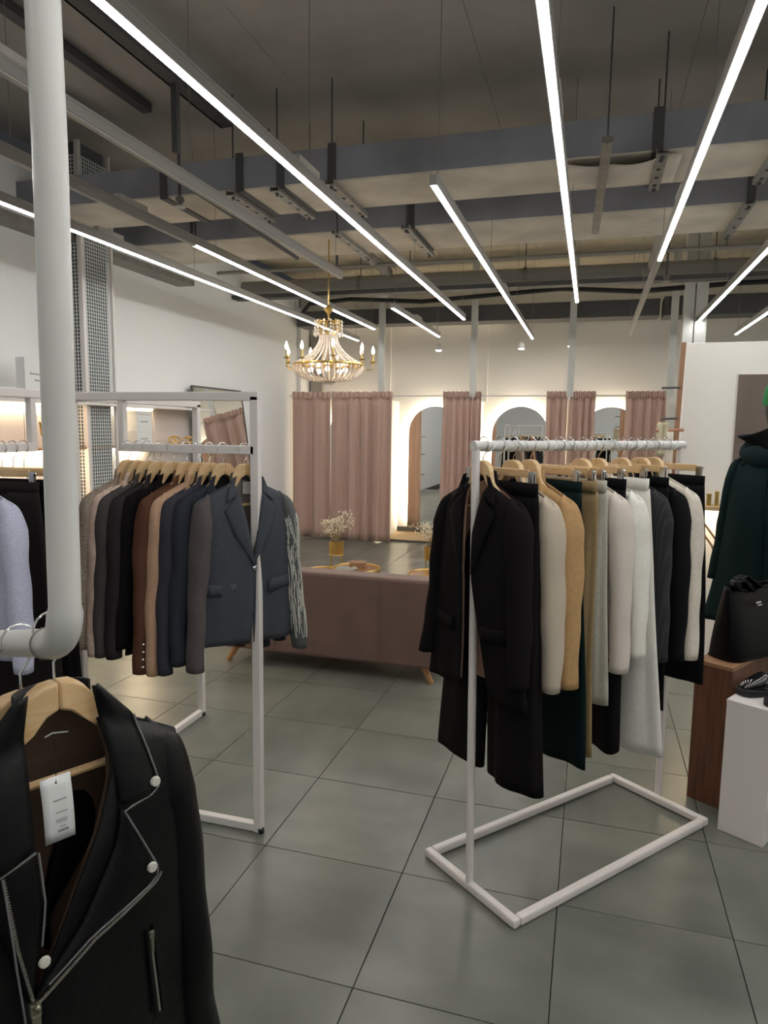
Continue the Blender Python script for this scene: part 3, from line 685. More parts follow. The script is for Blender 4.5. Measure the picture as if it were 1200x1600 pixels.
# ------------------------------------------------------------------ garments
def surf(W, A, B, hem, ztop):
    def a_(v): return A + (W - A) * min(1, v / .7) - .012 * math.sin(PI * min(1, v / .75)) - .010 * max(0, (v - .86) / .14)
    def b_(v):
        b0 = B * (.75 + .35 * min(1, v / .6))
        if v > .62: b0 = .015 + (b0 - .015) * max(0, 1 - ((v - .62) / .38) ** 2) ** .6
        return b0
    return a_, b_
def jacket(parent, W=.215, A=.225, B=.045, L=.72, sleeve=.62, drop=.092, gap=((-.8, -.01, -.01), (-.36, -.01, -.01), (-.07, .055, .055)), cloth=None, lining=None, lapels=True,
           zb=-.36, seed=0, sleeves=(1, 1), buttons=0, button_mat=None, pockets=True, neck=-.057, sw=1.0, sleeve_cloth=None, collar=True, sl_out=.042, lap=.105, hemwave=.006, cuffbuttons=False, lapcloth=None, sl_back=0.0):
    rnd = random.Random(seed); hem = -L
    ztop = lambda x: neck - drop * (min(1.05, abs(x) / W)) ** 1.15
    a_, b_ = surf(W, A, B, hem, ztop)
    p1, p2, p3 = rnd.uniform(0, 6), rnd.uniform(0, 6), rnd.uniform(0, 6)
    def pos(ph, v, k=1.0, inner=False):
        a, b = a_(v), b_(v)
        s, c = math.sin(ph), math.cos(ph)
        x = a * s; yy = -b * math.copysign(abs(c) ** .75, c)
        wv = hemwave * (1 - v) * (math.sin(5 * ph + p1) + .7 * math.sin(9 * ph + p2)) + .003 * math.sin(3 * ph + 9 * v + p3) * (1 - v * .6)
        z = hem + (ztop(x) - hem) * v + .008 * math.sin(2 * ph + p1) * (1 - v)
        if v > .8 and c > .2 and abs(x) < .07: z -= (.03) * (v - .8) / .2 * (1 - abs(x) / .07)
        if inner: x *= .97; yy = yy * .82 + .001; z -= .004
        return (x + wv * .5 * s, yy - wv * c, z)
    def phr(v):
        z = hem + (neck - hem) * v; gL, gR = interp(gap, z); a = a_(v)
        lim = lambda q: math.asin(max(-.9, min(.9, q / a)))
        return lim(gR), 2 * PI - lim(gL)
    def body(u, v, inner=False):
        f0, f1 = phr(v); ph = f0 + (f1 - f0) * u
        x, y, z = pos(ph, v, inner=inner)
        if u > .5 and ph > 1.5 * PI: y -= .004 * (1 if v < .6 else 0)
        return (x, y, z)
    m = MB(); m.grid(lambda u, v: body(u, v), 52, 24); m.build('body', cloth, parent, True, solid=.003, angle=180)
    if lining:
        m = MB(); m.grid(lambda u, v: body(u, .04 + .955 * v, True), 36, 14); m.build('lining', lining, parent, True, angle=180)
    def sy(x, z, off):
        v = max(0, min(.995, (z - hem) / (ztop(x) - hem))); a, b = a_(v), b_(v)
        q = max(0, 1 - (x / a) ** 2) ** .375
        return -b * q - off
    for k, sd in enumerate((-1, 1)):
        if not sleeves[k]: continue
        sc = (sleeve_cloth[k] if sleeve_cloth else None) or cloth
        q1, q2 = rnd.uniform(0, 6), rnd.uniform(0, 6); fw = rnd.uniform(-.012, .01)
        def sf(u, v):
            s = v ** 1.5; ph = 2 * PI * u
            zt = ztop(W - .014)
            z = zt + .004 - sleeve * s
            k = min(1, s / .16) ** .5; k2 = min(1, s / .3)
            xo = W - .006 + .02 * k + (sl_out + .012) * s
            xi = W - .05 - .016 * k + (.03 + sl_out) * s
            ry = (.0165 + .0455 * k) * (1 - .45 * s) * sw * (.03 if v < 1e-6 else 1)
            c, sn = math.cos(ph), math.sin(ph)
            fold = .0025 * math.sin(9 * s + 2 * ph + q1) * k2 + .002 * math.sin(21 * s + ph + q2) * k2
            x = (xo + xi) / 2 + ((xo - xi) / 2 + fold) * math.copysign(abs(c) ** .8, c)
            y = sl_back + fw * s - .035 * s * s + (ry + fold) * sn
            return (sd * x, y, z - .02 * max(0, c) * (1 - k) + .022 * max(0, -c) * (1 - k))
        m = MB(); m.grid(sf, 20, 34, True); sl = m.build('sleeve', sc, parent, True, solid=.002, angle=180)
        if cuffbuttons:
            bm_ = MB()
            for q in range(4):
                x, y, z = sf(.8, .97 - .03 * q); bm_.ball((x + sd * .0, y - .002, z), .006, 8, 4)
            bm_.build('cuff_button', button_mat or M_gold, sl, True)
    if lapels:
        for sd in (-1, 1):
            g = lambda z: interp(gap, z)[0 if sd < 0 else 1]
            zn = neck - .05
            inner = [(g(zb), zb), (g((zb + zn) / 2), (zb + zn) / 2), (g(zn) + .004, zn)]
            outer = [(g(zb) + .012, zb + .01), (lap * .82, zb + (zn - zb) * .45), (lap + .012, zn - .075), (lap - .018, zn - .05)]
            I, O = polyline(inner, 14), polyline(outer, 14)
            m = MB()
            def lf(u, v):
                k = u * 14; i = int(min(13, k)); f = k - i
                p = I[i].lerp(I[i + 1], f); q = O[i].lerp(O[i + 1], f); r = p.lerp(q, v)
                return (sd * r.x, sy(r.x, r.y, .006 + .007 * math.sin(PI * min(1, v * .9 + .1))), r.y)
            m.grid(lf, 14, 5); m.build('lapel', lapcloth or cloth, parent, True, solid=.003, angle=180)
            if collar:
                I = polyline([(g(zn) + .002, zn - .005), (.062, neck - .03), (.052, neck + .012)], 10); O = polyline([(lap + .004, zn - .045), (lap - .01, neck - .05), (.07, neck + .004)], 10)
                m = MB()
                def cf(u, v):
                    k = u * 10; i = int(min(9, k)); f = k - i
                    p = I[i].lerp(I[i + 1], f); q = O[i].lerp(O[i + 1], f); r = p.lerp(q, v)
                    return (sd * r.x, sy(r.x, r.y, .009 + .006 * math.sin(PI * v)), r.y)
                m.grid(cf, 10, 4); m.build('collar', lapcloth or cloth, parent, True, solid=.003, angle=180)
    if collar:
        m = MB()
        m.grid(lambda u, v: (.056 * math.cos(PI * u) * (1 + .15 * v), .004 + .034 * math.sin(PI * u) * (1 + .3 * v), neck + .018 - .05 * v + .006 * math.sin(PI * u)), 16, 4); m.build('collar_back', lapcloth or cloth, parent, True, solid=.003, angle=180)
    if pockets:
        for sd in (-1, 1):
            x0 = .075; zp = hem + .26
            m = MB(); m.grid(lambda u, v: (sd * (x0 + .12 * u), sy(x0 + .12 * u, zp - .05 * v, .007), zp - .05 * v + .008 * u), 6, 2); m.build('pocket_flap', cloth, parent, True, solid=.003, angle=180)
    for q in range(buttons):
        z = zb - .015 - .1 * q; m = MB(); m.ball((-.004 + .01, sy(0, z, .008), z), .011, 12, 5, (1, .5, 1)); m.build('button', button_mat or M_dsteel, parent, True)
    jacket.last_sleeve = sf
    return sy
def hanger(loc, rz, hk, label, m_=None, bar=True, W=.178, group=None, low=False):
    t = thing('wooden_hanger', label, 'hanger', loc, rz, group)
    def y(x): return -.003 + .006 * (x / .2) ** 2
    up_ = [(0, .003), (.024, 0), (.041, -.014), (.053, -.042), (.063, -.076), (.095, -.106), (.135, -.128), (W, -.154)]
    lo = [(W, -.168), (.135, -.152), (.095, -.134), (.066, -.114), (.044, -.083), (.02, -.054), (0, -.044)]
    if low: up_ = [(0, .003), (.02, .001), (.034, -.008), (.047, -.025), (.058, -.047), (.085, -.074), (.13, -.1), (W, -.128)]
    if low: lo = [(W, -.14), (.13, -.122), (.09, -.104), (.06, -.086), (.036, -.062), (.016, -.044), (0, -.037)]
    for sd in (-1, 1):
        out = [(sd * a, b) for a, b in up_ + lo]
        m = MB(); m.prism(out, lambda a, b: (a, y(a) - .008 - .006 * (abs(a) < .05), b), lambda a, b: (a, y(a) + .008 + .005 * (abs(a) < .05), b)); m.build('arm', m_ or M_wood_h, t, True, bevel=.004, angle=35)
    pts = [(0, 0, -.01), (0, 0, hk - .045), (.012, 0, hk - .03)] + [(.025 * math.cos(a), 0, hk + .003 + .025 * math.sin(a)) for a in [math.radians(-30 + 21 * k) for k in range(12)]]
    m = MB(); m.tube(pts, .0018, 6); m.build('hook', M_chrome, t, True)
    if bar:
        m = MB(); zb_ = -.142 if low else -.168; m.tube([(-W + .012, .002, zb_), (W - .012, .002, zb_)], .006, 8); m.build('trouser_bar', m_ or M_wood_h, t, True)
    return t
def clip_hanger(loc, rz, hk, label, W=.17, group=None):
    t = thing('clip_hanger', label, 'hanger', loc, rz, group)
    m = MB(); m.box((0, 0, -.012), (2 * W - .05, .012, .028)); m.build('crossbar', M_wood_h, t, bevel=.003)
    m = MB(); m.tube([(-W - .01, 0, -.012), (W + .01, 0, -.012)], .003, 6); m.build('wire', M_chrome, t)
    for s in (-1, 1):
        m = MB(); m.box((s * (W - .012), -.006, -.03), (.022, .003, .05)); m.box((s * (W - .012), .006, -.03), (.022, .003, .05)); m.tube([(s * (W - .012) - .012, 0, -.012), (s * (W - .012) + .012, 0, -.012)], .006, 6); m.build('clip', M_chrome, t)
    pts = [(0, 0, 0), (0, 0, hk - .045), (.012, 0, hk - .03)] + [(.025 * math.cos(a), 0, hk + .003 + .025 * math.sin(a)) for a in [math.radians(-30 + 21 * k) for k in range(12)]]
    m = MB(); m.tube(pts, .0018, 6); m.build('hook', M_chrome, t, True)
    return t
def trousers(parent, cloth, W=.18, L=1.0, hemw=.12, seed=0, B=.03, top=-.045, crotch=-.33, split=.012):
    rnd = random.Random(seed)
    m = MB(); m.grid(lambda u, v: (W * math.sin(2 * PI * u), -.016 * math.copysign(abs(math.cos(2 * PI * u)) ** .6, math.cos(2 * PI * u)), top - .045 * v), 40, 2, True); m.build('waistband', cloth, parent, True, solid=.003, angle=180)
    for sd in (-1, 1):
        q1, q2, q3 = rnd.uniform(0, 6), rnd.uniform(0, 6), rnd.uniform(-.02, .02)
        def f(u, v):
            z = top - .04 - (L - .04) * v; ph = 2 * PI * u
            t_ = min(1, v / .3)
            cx = W * .5 + (hemw * .94 + split - W * .5) * (v ** .9); rx = W * .52 + (hemw - W * .52) * v; rx = max(rx, .03)
            ry = .014 + (B - .014) * min(1, v * 3)
            c, s = math.cos(ph), math.sin(ph)
            fold = .010 * v * math.sin(3 * ph + q1 + 2 * v) + .006 * min(1, v * 4) * math.sin(5 * ph + q2)
            return (sd * (cx + (rx + fold) * math.copysign(abs(c) ** .85, c)), q3 * v + (ry + fold) * s - .004 * math.sin(6 * v + q1), z + .006 * math.sin(2 * ph + q2) * v)
        m = MB(); m.grid(f, 32, 22, True); m.build('trouser_leg', cloth, parent, True, solid=.002, angle=180)
def skirt(parent, cloth, W=.17, L=.8, hemw=.27, seed=0, B=.05, folds=5, top=-.045, amp=.016):
    rnd = random.Random(seed); q = rnd.uniform(0, 6)
    m = MB(); m.grid(lambda u, v: (W * math.sin(2 * PI * u), -.016 * math.copysign(abs(math.cos(2 * PI * u)) ** .6, math.cos(2 * PI * u)), top - .04 * v), 40, 2, True); m.build('waistband', cloth, parent, True, solid=.003, angle=180)
    def f(u, v):
        ph = 2 * PI * u; a = W + (hemw - W) * v ** .9; b = .016 + (B - .016) * v
        w = amp * v * math.sin(folds * ph + q)
        return ((a + w * .4) * math.sin(ph), -(b) * math.copysign(abs(math.cos(ph)) ** .7, math.cos(ph)) - w, top - .035 - (L - .04) * v + .008 * math.sin(2 * ph + q) * v)
    m = MB(); m.grid(f, 64, 16, True); m.build('skirt_panel', cloth, parent, True, solid=.002, angle=180)
def cloth(name, rgb, var=.04, nscale=60, rough=.9, bump=.08, bscale=220, stretch=(1, 1, 1), sheen=0.0, rgb2=None):
    return mat(name, rgb, rough, var=var, nscale=nscale, bump=bump, bscale=bscale, stretch=stretch, sheen=sheen, rgb2=rgb2, spec=0.12 if sum(rgb) < 260 else 0.3)

# ------------------------------------------------------------------ front clothes rack
P1, P2 = Vector((.272, .58, 0)), Vector((1.027, 1.505, 0)); T1 = Vector((.252, .562, 1.70)); T2 = Vector((1.03, 1.512, 1.70))
t = thing('clothes_rack', 'white tubular clothes rack with rectangular floor base in front', 'clothes rack', (0, 0, 0))
m = MB(); m.tube([P1 + Vector((0, 0, .02)), T1], .0155, 16); m.build('upright', M_white, t, True)
m = MB(); m.tube([P2 + Vector((0, 0, .02)), T2], .0155, 16); m.build('upright', M_white, t, True)
ud = (T2 - T1).normalized()
m = MB(); m.tube([T1 - ud * .014, T2 + ud * .02], .019, 16); m.build('top_rail', M_whiteb, t, True)
m = MB()
for k in range(26):
    p = T1.lerp(T2, .06 + k * .036); q = ud.cross(Vector((0, 0, 1)))
    m.tube([p + (q * math.cos(a) + Vector((0, 0, 1)) * math.sin(a)) * .0205 + ud * .018 * math.sin(a + k) for a in [2 * PI * j / 12 for j in range(12)]], .0022, 5, closed=True)
stuff(m.build('wrap_film', mat('clear_film', (220, 226, 230), .15, spec=.8), t, True))
c4 = [Vector((.082, .733, .02)), Vector((.459, .428, .02)), Vector((1.205, 1.338, .02)), Vector((.828, 1.626, .02))]
for k in range(4):
    a, b = c4[k], c4[(k + 1) % 4]; d = (b - a).normalized() * .016
    e = d if k % 2 == 0 else -d * 1.08
    m = MB(); m.bar(a - e, b + e, .034, .034); m.build('base_bar', M_white, t, bevel=.008)
RZF = math.atan2(-.632, .775); NF = Vector((.775, -.632, 0))
def rail(s, dz=.075): p = T1 + ud * s; return (p.x, p.y, 1.705 - dz)
lin_brown = mat('peach_lining', (196, 160, 138), .5, sheen=.1)
lin_grey = mat('grey_lining', (150, 144, 138), .5)
lin_dark = mat('dark_lining', (40, 36, 36), .5)
C_blk = cloth('black_suiting', (19, 16, 17)); C_blk2 = cloth('black_wool', (16, 16, 18)); C_pin = stripes('black_pinstripe', (22, 22, 25), (36, 37, 42), 26, 'X')
C_beige = cloth('stone_linen', (186, 174, 156), .03, 260); C_camel = cloth('camel_suiting', (176, 142, 98)); C_green = cloth('bottle_green', (12, 30, 30)); C_khaki = cloth('khaki_twill', (150, 128, 92))
C_stone = cloth('pale_stone', (186, 184, 172)); C_lin = cloth('pale_linen', (206, 197, 187), .025, 280); C_white = cloth('ivory_white', (226, 224, 216), .02); C_cream = cloth('cream_satin', (212, 204, 190), .03, rough=.55)
G1 = 'hangers on the front rack'; G2 = 'clothes on the front rack'
def hang_j(s, label, hlabel, rail_fn=rail, rz=RZF, group=(G1, G2), tilt=0, dz=.058, **kw):
    loc = rail_fn(s, dz); hanger(loc, rz + tilt, dz, hlabel, group=group[0])
    t = thing('blazer' if kw.pop('blazer', True) else 'shirt', label, kw.pop('cat', 'blazer'), (loc[0], loc[1], loc[2]), rz + tilt, group[1])
    return t, jacket(t, **kw)
def hang_t(s, label, hlabel, kind, rail_fn=rail, rz=RZF, group=(G1, G2), off=0.0, dz=.085, tilt=0, **kw):
    loc = Vector(rail_fn(s, dz)); hw = kw.get('W', .18)
    clip_hanger(loc, rz + tilt, dz, hlabel, W=hw * .92, group=group[0])
    t = thing(kind, label, 'trousers' if kind == 'trousers' else 'skirt', loc, rz + tilt, group[1])
    (trousers if kind == 'trousers' else skirt)(t, **kw)
    return t
# near black suit
tj, sy = hang_j(.035, 'long black blazer hanging open, nearest on the front rack', 'wooden hanger inside the nearest black blazer', cloth=C_blk, lining=lin_brown, L=.84, sleeve=.62, W=.205, A=.255, B=.06, seed=4,
       gap=((-.85, .03, .10), (-.42, .012, .035), (-.2, .03, .03), (-.07, .05, .055)), zb=-.40, lap=.11, hemwave=.010)
m = MB(); m.b2((-.0, .0, -.33), (.036, .002, -.13)); m.build('price_tag', M_paper, tj)
m = MB(); m.b2((.0, .014, -.085), (.035, .016, -.07)); m.build('neck_label', M_ink, tj)
hang_t(.115, 'black trousers hanging below and behind the nearest black blazer', 'clip hanger of the black trousers behind the nearest blazer', 'trousers', cloth=C_blk, L=1.10, hemw=.125, seed=3, W=.19, B=.045, split=.03)
hang_j(.185, 'stone beige linen blazer beside the camel one', 'wooden hanger inside the stone beige linen blazer', cloth=C_beige, lining=lin_dark, L=.78, sleeve=.66, seed=5, W=.215, A=.235, B=.04, gap=((-.8, .02, .02), (-.3, .03, .03), (-.07, .06, .06)))
hang_j(.275, 'camel brown blazer on the front rack', 'wooden hanger inside the camel blazer', cloth=C_camel, lining=lin_brown, L=.76, sleeve=.66, seed=6, B=.04, W=.22, A=.235)
hang_t(.345, 'wide bottle green trousers on the front rack', 'clip hanger of the bottle green trousers', 'trousers', cloth=C_green, L=1.06, hemw=.13, seed=7, W=.185, B=.03)
hang_t(.43, 'khaki brown trousers between the green trousers and the pale ones', 'clip hanger of the khaki trousers', 'trousers', cloth=C_khaki, L=1.06, hemw=.105, seed=8, W=.185, B=.02)
hang_t(.485, 'pale stone trousers beside the khaki trousers', 'clip hanger of the pale stone trousers', 'trousers', cloth=C_stone, L=.86, hemw=.11, seed=9, W=.185, B=.018)
hang_j(.565, 'pale pinkish linen blazer in front of the white one', 'wooden hanger inside the pale linen blazer', cloth=C_lin, lining=lin_grey, L=.76, sleeve=.66, seed=10, B=.035)
hang_t(.62, 'black skirt with rounded hem showing under the white trousers', 'clip hanger of the black rounded skirt', 'skirt', cloth=C_blk2, L=1.10, hemw=.2, seed=11, W=.17, B=.03)
hang_j(.665, 'ivory white blazer behind the pale linen one', 'wooden hanger inside the ivory white blazer', cloth=C_white, lining=lin_grey, L=.74, sleeve=.62, seed=12, B=.035)
hang_t(.735, 'long wide ivory white trousers reaching lowest in the middle of the rack', 'clip hanger of the ivory white trousers', 'trousers', cloth=C_white, L=1.10, hemw=.16, seed=13, W=.19, B=.03, split=.0)
hang_j(.815, 'black pinstriped blazer beside the ivory trousers', 'wooden hanger inside the pinstriped blazer', cloth=C_pin, lining=lin_dark, L=.75, sleeve=.66, seed=14, B=.035)
hang_t(.88, 'black pencil skirt showing below the pinstriped blazer', 'clip hanger of the black pencil skirt', 'skirt', cloth=C_blk2, L=.98, hemw=.22, seed=15, W=.18, B=.03, amp=.006)
hang_j(.945, 'plain black blazer left of the cream blouse', 'wooden hanger inside the plain black blazer', cloth=C_blk2, lining=lin_dark, L=.74, sleeve=.68, seed=16, B=.04)
hang_j(1.035, 'cream satin blouse with collar at the far end of the front rack', 'wooden hanger inside the cream satin blouse', cloth=C_cream, lining=None, L=.70, sleeve=.69, seed=17, B=.035, blazer=False, cat='blouse', pockets=False, lap=.09, zb=-.2)
hang_t(1.12, 'black trousers hanging last at the far end of the front rack', 'clip hanger at the far end of the front rack', 'trousers', cloth=C_blk2, L=.9, hemw=.12, seed=18, W=.19, B=.03)

# ------------------------------------------------------------------ left L-shaped rack
t = thing('display_rack', 'white square tube L-shaped clothes rack on the left', 'clothes rack', (0, 0, 0))
LX, LY, ZT, ZR = -.673, .688, 1.88, 1.662; CX = -1.57
def sq(p, q, name='frame_tube', w=.036):
    m = MB(); m.bar(p, q, w, w); return m.build(name, M_white, t, bevel=.003)
sq((LX, LY, 0.0), (LX, LY, ZT + .0), 'post'); sq((CX, LY, 0), (CX, LY, ZT), 'post'); sq((CX, 1.70, 0), (CX, 1.70, ZT), 'post'); sq((CX, -1.1, 0), (CX, -1.1, ZT), 'post')
sq((LX + .018, LY, ZT), (CX, LY, ZT), 'top_tube'); sq((CX, -1.118, ZT), (CX, 1.718, ZT), 'top_tube')
sq((LX, LY, .02), (CX, LY, .02), 'base_tube', .034); sq((CX, -1.1, .02), (CX, 1.70, .02), 'base_tube', .034)
sq((-1.31, LY, ZR), (LX, LY, ZR), 'hanging_rail', .036); sq((-1.31, LY, ZR - .018), (-1.31, LY, ZT), 'drop_post', .03)
sq((CX, .45, ZR), (CX, -1.1, ZR), 'hanging_rail', .036); sq((CX, .45, ZR - .018), (CX, .45, ZT), 'drop_post', .03)
for (x, y) in ((LX, LY), (CX, 1.7)):
    m = MB(); m.lathe([(.012, 0), (.014, .02)], 10, (x + .016, y - .012, 0)); m.build('foot', M_rubber, t)
GH, GL = 'hangers on the left rack', 'jackets on the left rack'
def railL(x, dz=.085): return (x, LY, ZR + .0 - dz)
C_tweed = cloth('beige_tweed', (168, 154, 140), nscale=140, rough=.95, rgb2=(118, 104, 92), bump=.4, bscale=160)
C_silver = cloth('silver_beige_satin', (200, 176, 160), .08, 40, rough=.35, sheen=0)
C_char = cloth('charcoal_wool', (74, 69, 67), .05, 90); C_aub = cloth('dark_plum_wool', (48, 42, 44)); C_brown = cloth('brown_wool', (92, 62, 48)); C_tan = cloth('tan_wool', (184, 150, 124))
C_navy = cloth('navy_charcoal', (58, 58, 66)); C_slate = cloth('slate_grey_wool', (70, 74, 80), .05, 90); C_slate_warm = cloth('slate_wool_warm_light', (88, 82, 82), .05, 90)  # last cloth is the slate one, browned for warm light on the left sleeve
kw = dict(group=(GH, GL), rail_fn=railL, dz=.058)
th = math.radians(66)
hang_j(-1.286, 'beige tweed jacket, leftmost on the left rack', 'wooden hanger inside the leftmost tweed jacket', rz=th, cloth=C_tweed, lining=lin_grey, L=.72, sleeve=.64, seed=21, B=.03, W=.21, A=.22, sw=.8, **kw)
hang_j(-1.238, 'shiny silver beige blouse next to the tweed jacket', 'wooden hanger inside the shiny silver beige blouse', rz=th, cloth=C_silver, lining=None, L=.70, sleeve=.66, seed=22, B=.03, W=.205, A=.22, sw=.8, blazer=False, cat='blouse', pockets=False, **kw)
hang_j(-1.19, 'charcoal wool blazer, third from the left on the left rack', 'wooden hanger inside the third jacket, charcoal', rz=th, cloth=C_char, lining=lin_dark, L=.73, sleeve=.66, seed=23, B=.03, sw=.8, **kw)
hang_j(-1.135, 'dark plum blazer next to the charcoal one', 'wooden hanger inside the dark plum blazer', rz=th + .03, cloth=C_aub, lining=lin_dark, L=.75, sleeve=.66, seed=24, B=.03, sw=.85, **kw)
hang_j(-1.065, 'wide black blazer left of the brown one', 'wooden hanger inside the wide black blazer', rz=th - .16, cloth=C_blk, lining=lin_dark, L=.80, sleeve=.62, seed=25, B=.035, sw=.9, **kw)
hang_j(-.998, 'chocolate brown blazer with metal cuff buttons', 'wooden hanger inside the chocolate brown blazer', rz=th, cloth=C_brown, lining=lin_dark, L=.75, sleeve=.71, seed=26, B=.035, sw=.9, cuffbuttons=True, button_mat=M_chrome, **kw)
hang_j(-.939, 'tan beige blazer right of the brown one', 'wooden hanger inside the tan beige blazer', rz=th, cloth=C_tan, lining=lin_brown, L=.74, sleeve=.71, seed=27, B=.03, sw=.8, **kw)
hang_j(-.89, 'navy charcoal blazer right of the tan one', 'wooden hanger inside the first navy charcoal blazer', rz=th, cloth=C_navy, lining=lin_dark, L=.74, sleeve=.70, seed=28, B=.03, sw=.8, **kw)
hang_j(-.825, 'dark navy blazer directly left of the slate grey one', 'wooden hanger inside the second navy blazer', rz=th - .05, cloth=cloth('deep_navy', (46, 50, 58)), lining=lin_dark, L=.74, sleeve=.66, seed=29, B=.03, sw=.8, **kw)
C_emb = mat('embroidered_cloth', (84, 86, 86), .8)
tj, sy = hang_j(-.725, 'slate grey blazer with silver embroidered sleeve, rightmost on the left rack', 'wooden hanger inside the embroidered slate blazer', rz=math.radians(56), cloth=C_slate, lining=lin_grey, L=.745, sleeve=.68, seed=30, B=.06, W=.215, A=.225,
       sw=1.12, gap=((-.8, .012, .012), (-.44, -.008, -.008), (-.42, -.006, -.006), (-.08, .055, .055)), zb=-.41, buttons=1, button_mat=M_chrome, sleeve_cloth=(C_slate_warm, C_emb), **kw)
rnd = random.Random(5); m = MB()
sfn = jacket.last_sleeve
for k in range(260):   # bead embroidery along the right sleeve
    v0 = rnd.uniform(.22, .86); u0 = rnd.uniform(.42, 1.12); ln = rnd.uniform(.05, .16); du = rnd.uniform(-.07, .07); pts = []
    for q in range(5):
        v = min(.95, v0 + ln * q / 4); u = u0 + du * math.sin(PI * q / 8)
        p_ = Vector(sfn(u % 1, v)); c_ = Vector(sfn((u + .5) % 1, v)); pts.append(p_ + (p_ - c_).normalized() * .002)
    m.tube(pts, .0015, 5)
stuff(m.build('embroidery', mat('silver_thread', (206, 206, 198), .4), tj, True))
m = MB(); m.b2((.0, .016, -.125), (.05, .018, -.075)); m.build('neck_label', M_paper, tj)
# garments on the far left arm of the rack
GT, GB = 'hangers on the far left rail', 'clothes on the far left rail'
def railB(y, dz=.085): return (CX, y, ZR - dz)
kb = dict(group=(GT, GB), rail_fn=railB, rz=math.radians(4))
hang_t(.40, 'black trousers, rightmost on the far left rail behind the white pipe', 'clip hanger of the rightmost trousers on the far left rail', 'trousers', cloth=C_blk, L=1.12, hemw=.12, seed=31, W=.19, B=.03, **kb)
hang_t(.345, 'black trousers, second from the white pipe on the far left rail', 'clip hanger of the second trousers on the far left rail', 'trousers', cloth=C_blk2, L=1.14, hemw=.12, seed=32, W=.18, B=.03, **kb)
hang_t(.29, 'charcoal black trousers beside the lilac shirt', 'clip hanger of the trousers beside the lilac shirt', 'trousers', cloth=cloth('black_brown', (38, 34, 34)), L=1.0, hemw=.12, seed=33, W=.16, B=.03, **kb)
C_str = cloth('lilac_white_cotton', (206, 208, 226), nscale=160, rgb2=(178, 182, 208))
hang_j(.13, 'light lilac blue cotton shirt at the left picture edge', 'wooden hanger inside the lilac shirt', cloth=C_str, lining=None, L=.72, sleeve=.62, seed=34, B=.04, W=.2, A=.22, blazer=False, cat='shirt', pockets=False, lap=.08, zb=-.15, dz=.06, **kb)

# ------------------------------------------------------------------ mannequin in green coat
MX, MY = 1.585, 2.19
t = thing('mannequin', 'black mannequin standing behind the walnut plinth at the right picture edge', 'mannequin', (MX, MY, 0), math.radians(-25))
m = MB(); m.lathe([(.2, 0), (.2, .012), (.03, .02)], 32); m.build('base_plate', M_dsteel, t, True)
M_man = mat('black_mannequin', (24, 24, 28), .45)
def bodyp():
    m = MB()
    for s in (-1, 1): m.tube([(s * .085, 0, .02), (s * .085, .0, .12), (s * .09, .01, .5), (s * .1, 0, .62), (s * .1, 0, .95), (s * .07, 0, 1.05)], [.04, .042, .055, .058, .085, .09], 14)
    m.lathe([(.05, 1.0), (.165, 1.05), (.16, 1.15), (.13, 1.28), (.15, 1.42), (.185, 1.55), (.17, 1.62), (.08, 1.66), (.055, 1.69), (.052, 1.78)], 20, (0, 0, 0), 1, .62)
    m.lathe([(.04, 1.76), (.062, 1.80), (.082, 1.87), (.088, 1.93), (.078, 1.99), (.04, 2.025), (.001, 2.03)], 20, (0, -.012, 0), .95, 1.1)
    m.tube([(0, -.095, 1.90), (0, -.115, 1.875), (0, -.1, 1.865)], [.008, .013, .008], 8)
    return m
bodyp().build('body', M_man, t, True)
tc = thing('hooded_coat', 'dark green wool coat with raised black collar on the mannequin', 'coat', (MX - .005, MY, 1.705), math.radians(-25))
C_coat = cloth('dark_green_wool', (15, 31, 31), .05, 90)
jacket(tc, W=.215, A=.30, B=.17, L=.98, sleeve=.66, drop=.085, gap=((-1.0, -.01, -.01), (-.05, .005, .005)), neck=-.012, cloth=C_coat, lining=lin_dark, lapels=False, collar=False, seed=41, pockets=False, sw=1.55, sl_out=.05, hemwave=.012)
def hoodf(u, v):
    a, b = 2 * PI * u, 2 * PI * v; rr = .118 + .012 * math.sin(3 * a) + (.045 + .012 * math.sin(2 * a + 1)) * math.cos(b)
    return (rr * 1.1 * math.cos(a), .012 + rr * .95 * math.sin(a), -.05 + .03 * math.sin(a) + (.055 + .01 * math.sin(5 * a)) * math.sin(b))
m = MB(); m.grid(hoodf, 44, 14, True); m.build('hood', C_coat, tc, True, angle=180)
def colf(u, v):
    a = 2 * PI * u; lf = max(0, -math.cos(a + .35)) ** 2.2
    rr = .085 + (.012 + .12 * lf) * v
    return (rr * math.cos(a), .005 + rr * .9 * math.sin(a), -.03 + (.105 - .045 * lf) * v + .012 * math.sin(3 * a) * v)
m = MB(); m.grid(colf, 44, 8, True); m.build('collar', C_blk2, tc, True, solid=.007, angle=180)
m = MB(); m.grid(lambda u, v: (-.06 - .09 * u, -.06 - .02 * v, -.02 - .035 * u - .07 * v), 6, 4); m.build('shoulder_flap', C_coat, tc, True, solid=.005, angle=180)
m = MB(); m.lathe([(.094, -.045), (.1, -.03), (.099, .0), (.09, .05), (.06, .09), (.01, .105)], 24, (0, 0, 0), .95, 1.1); o = m.build('beanie', mat('green_knit', (30, 120, 62), .9, bump=.4, bscale=120), None, True)
o.location = (MX + .0, MY - .01, 1.945); tag(o, 'green knitted hat on the mannequin head', 'hat')

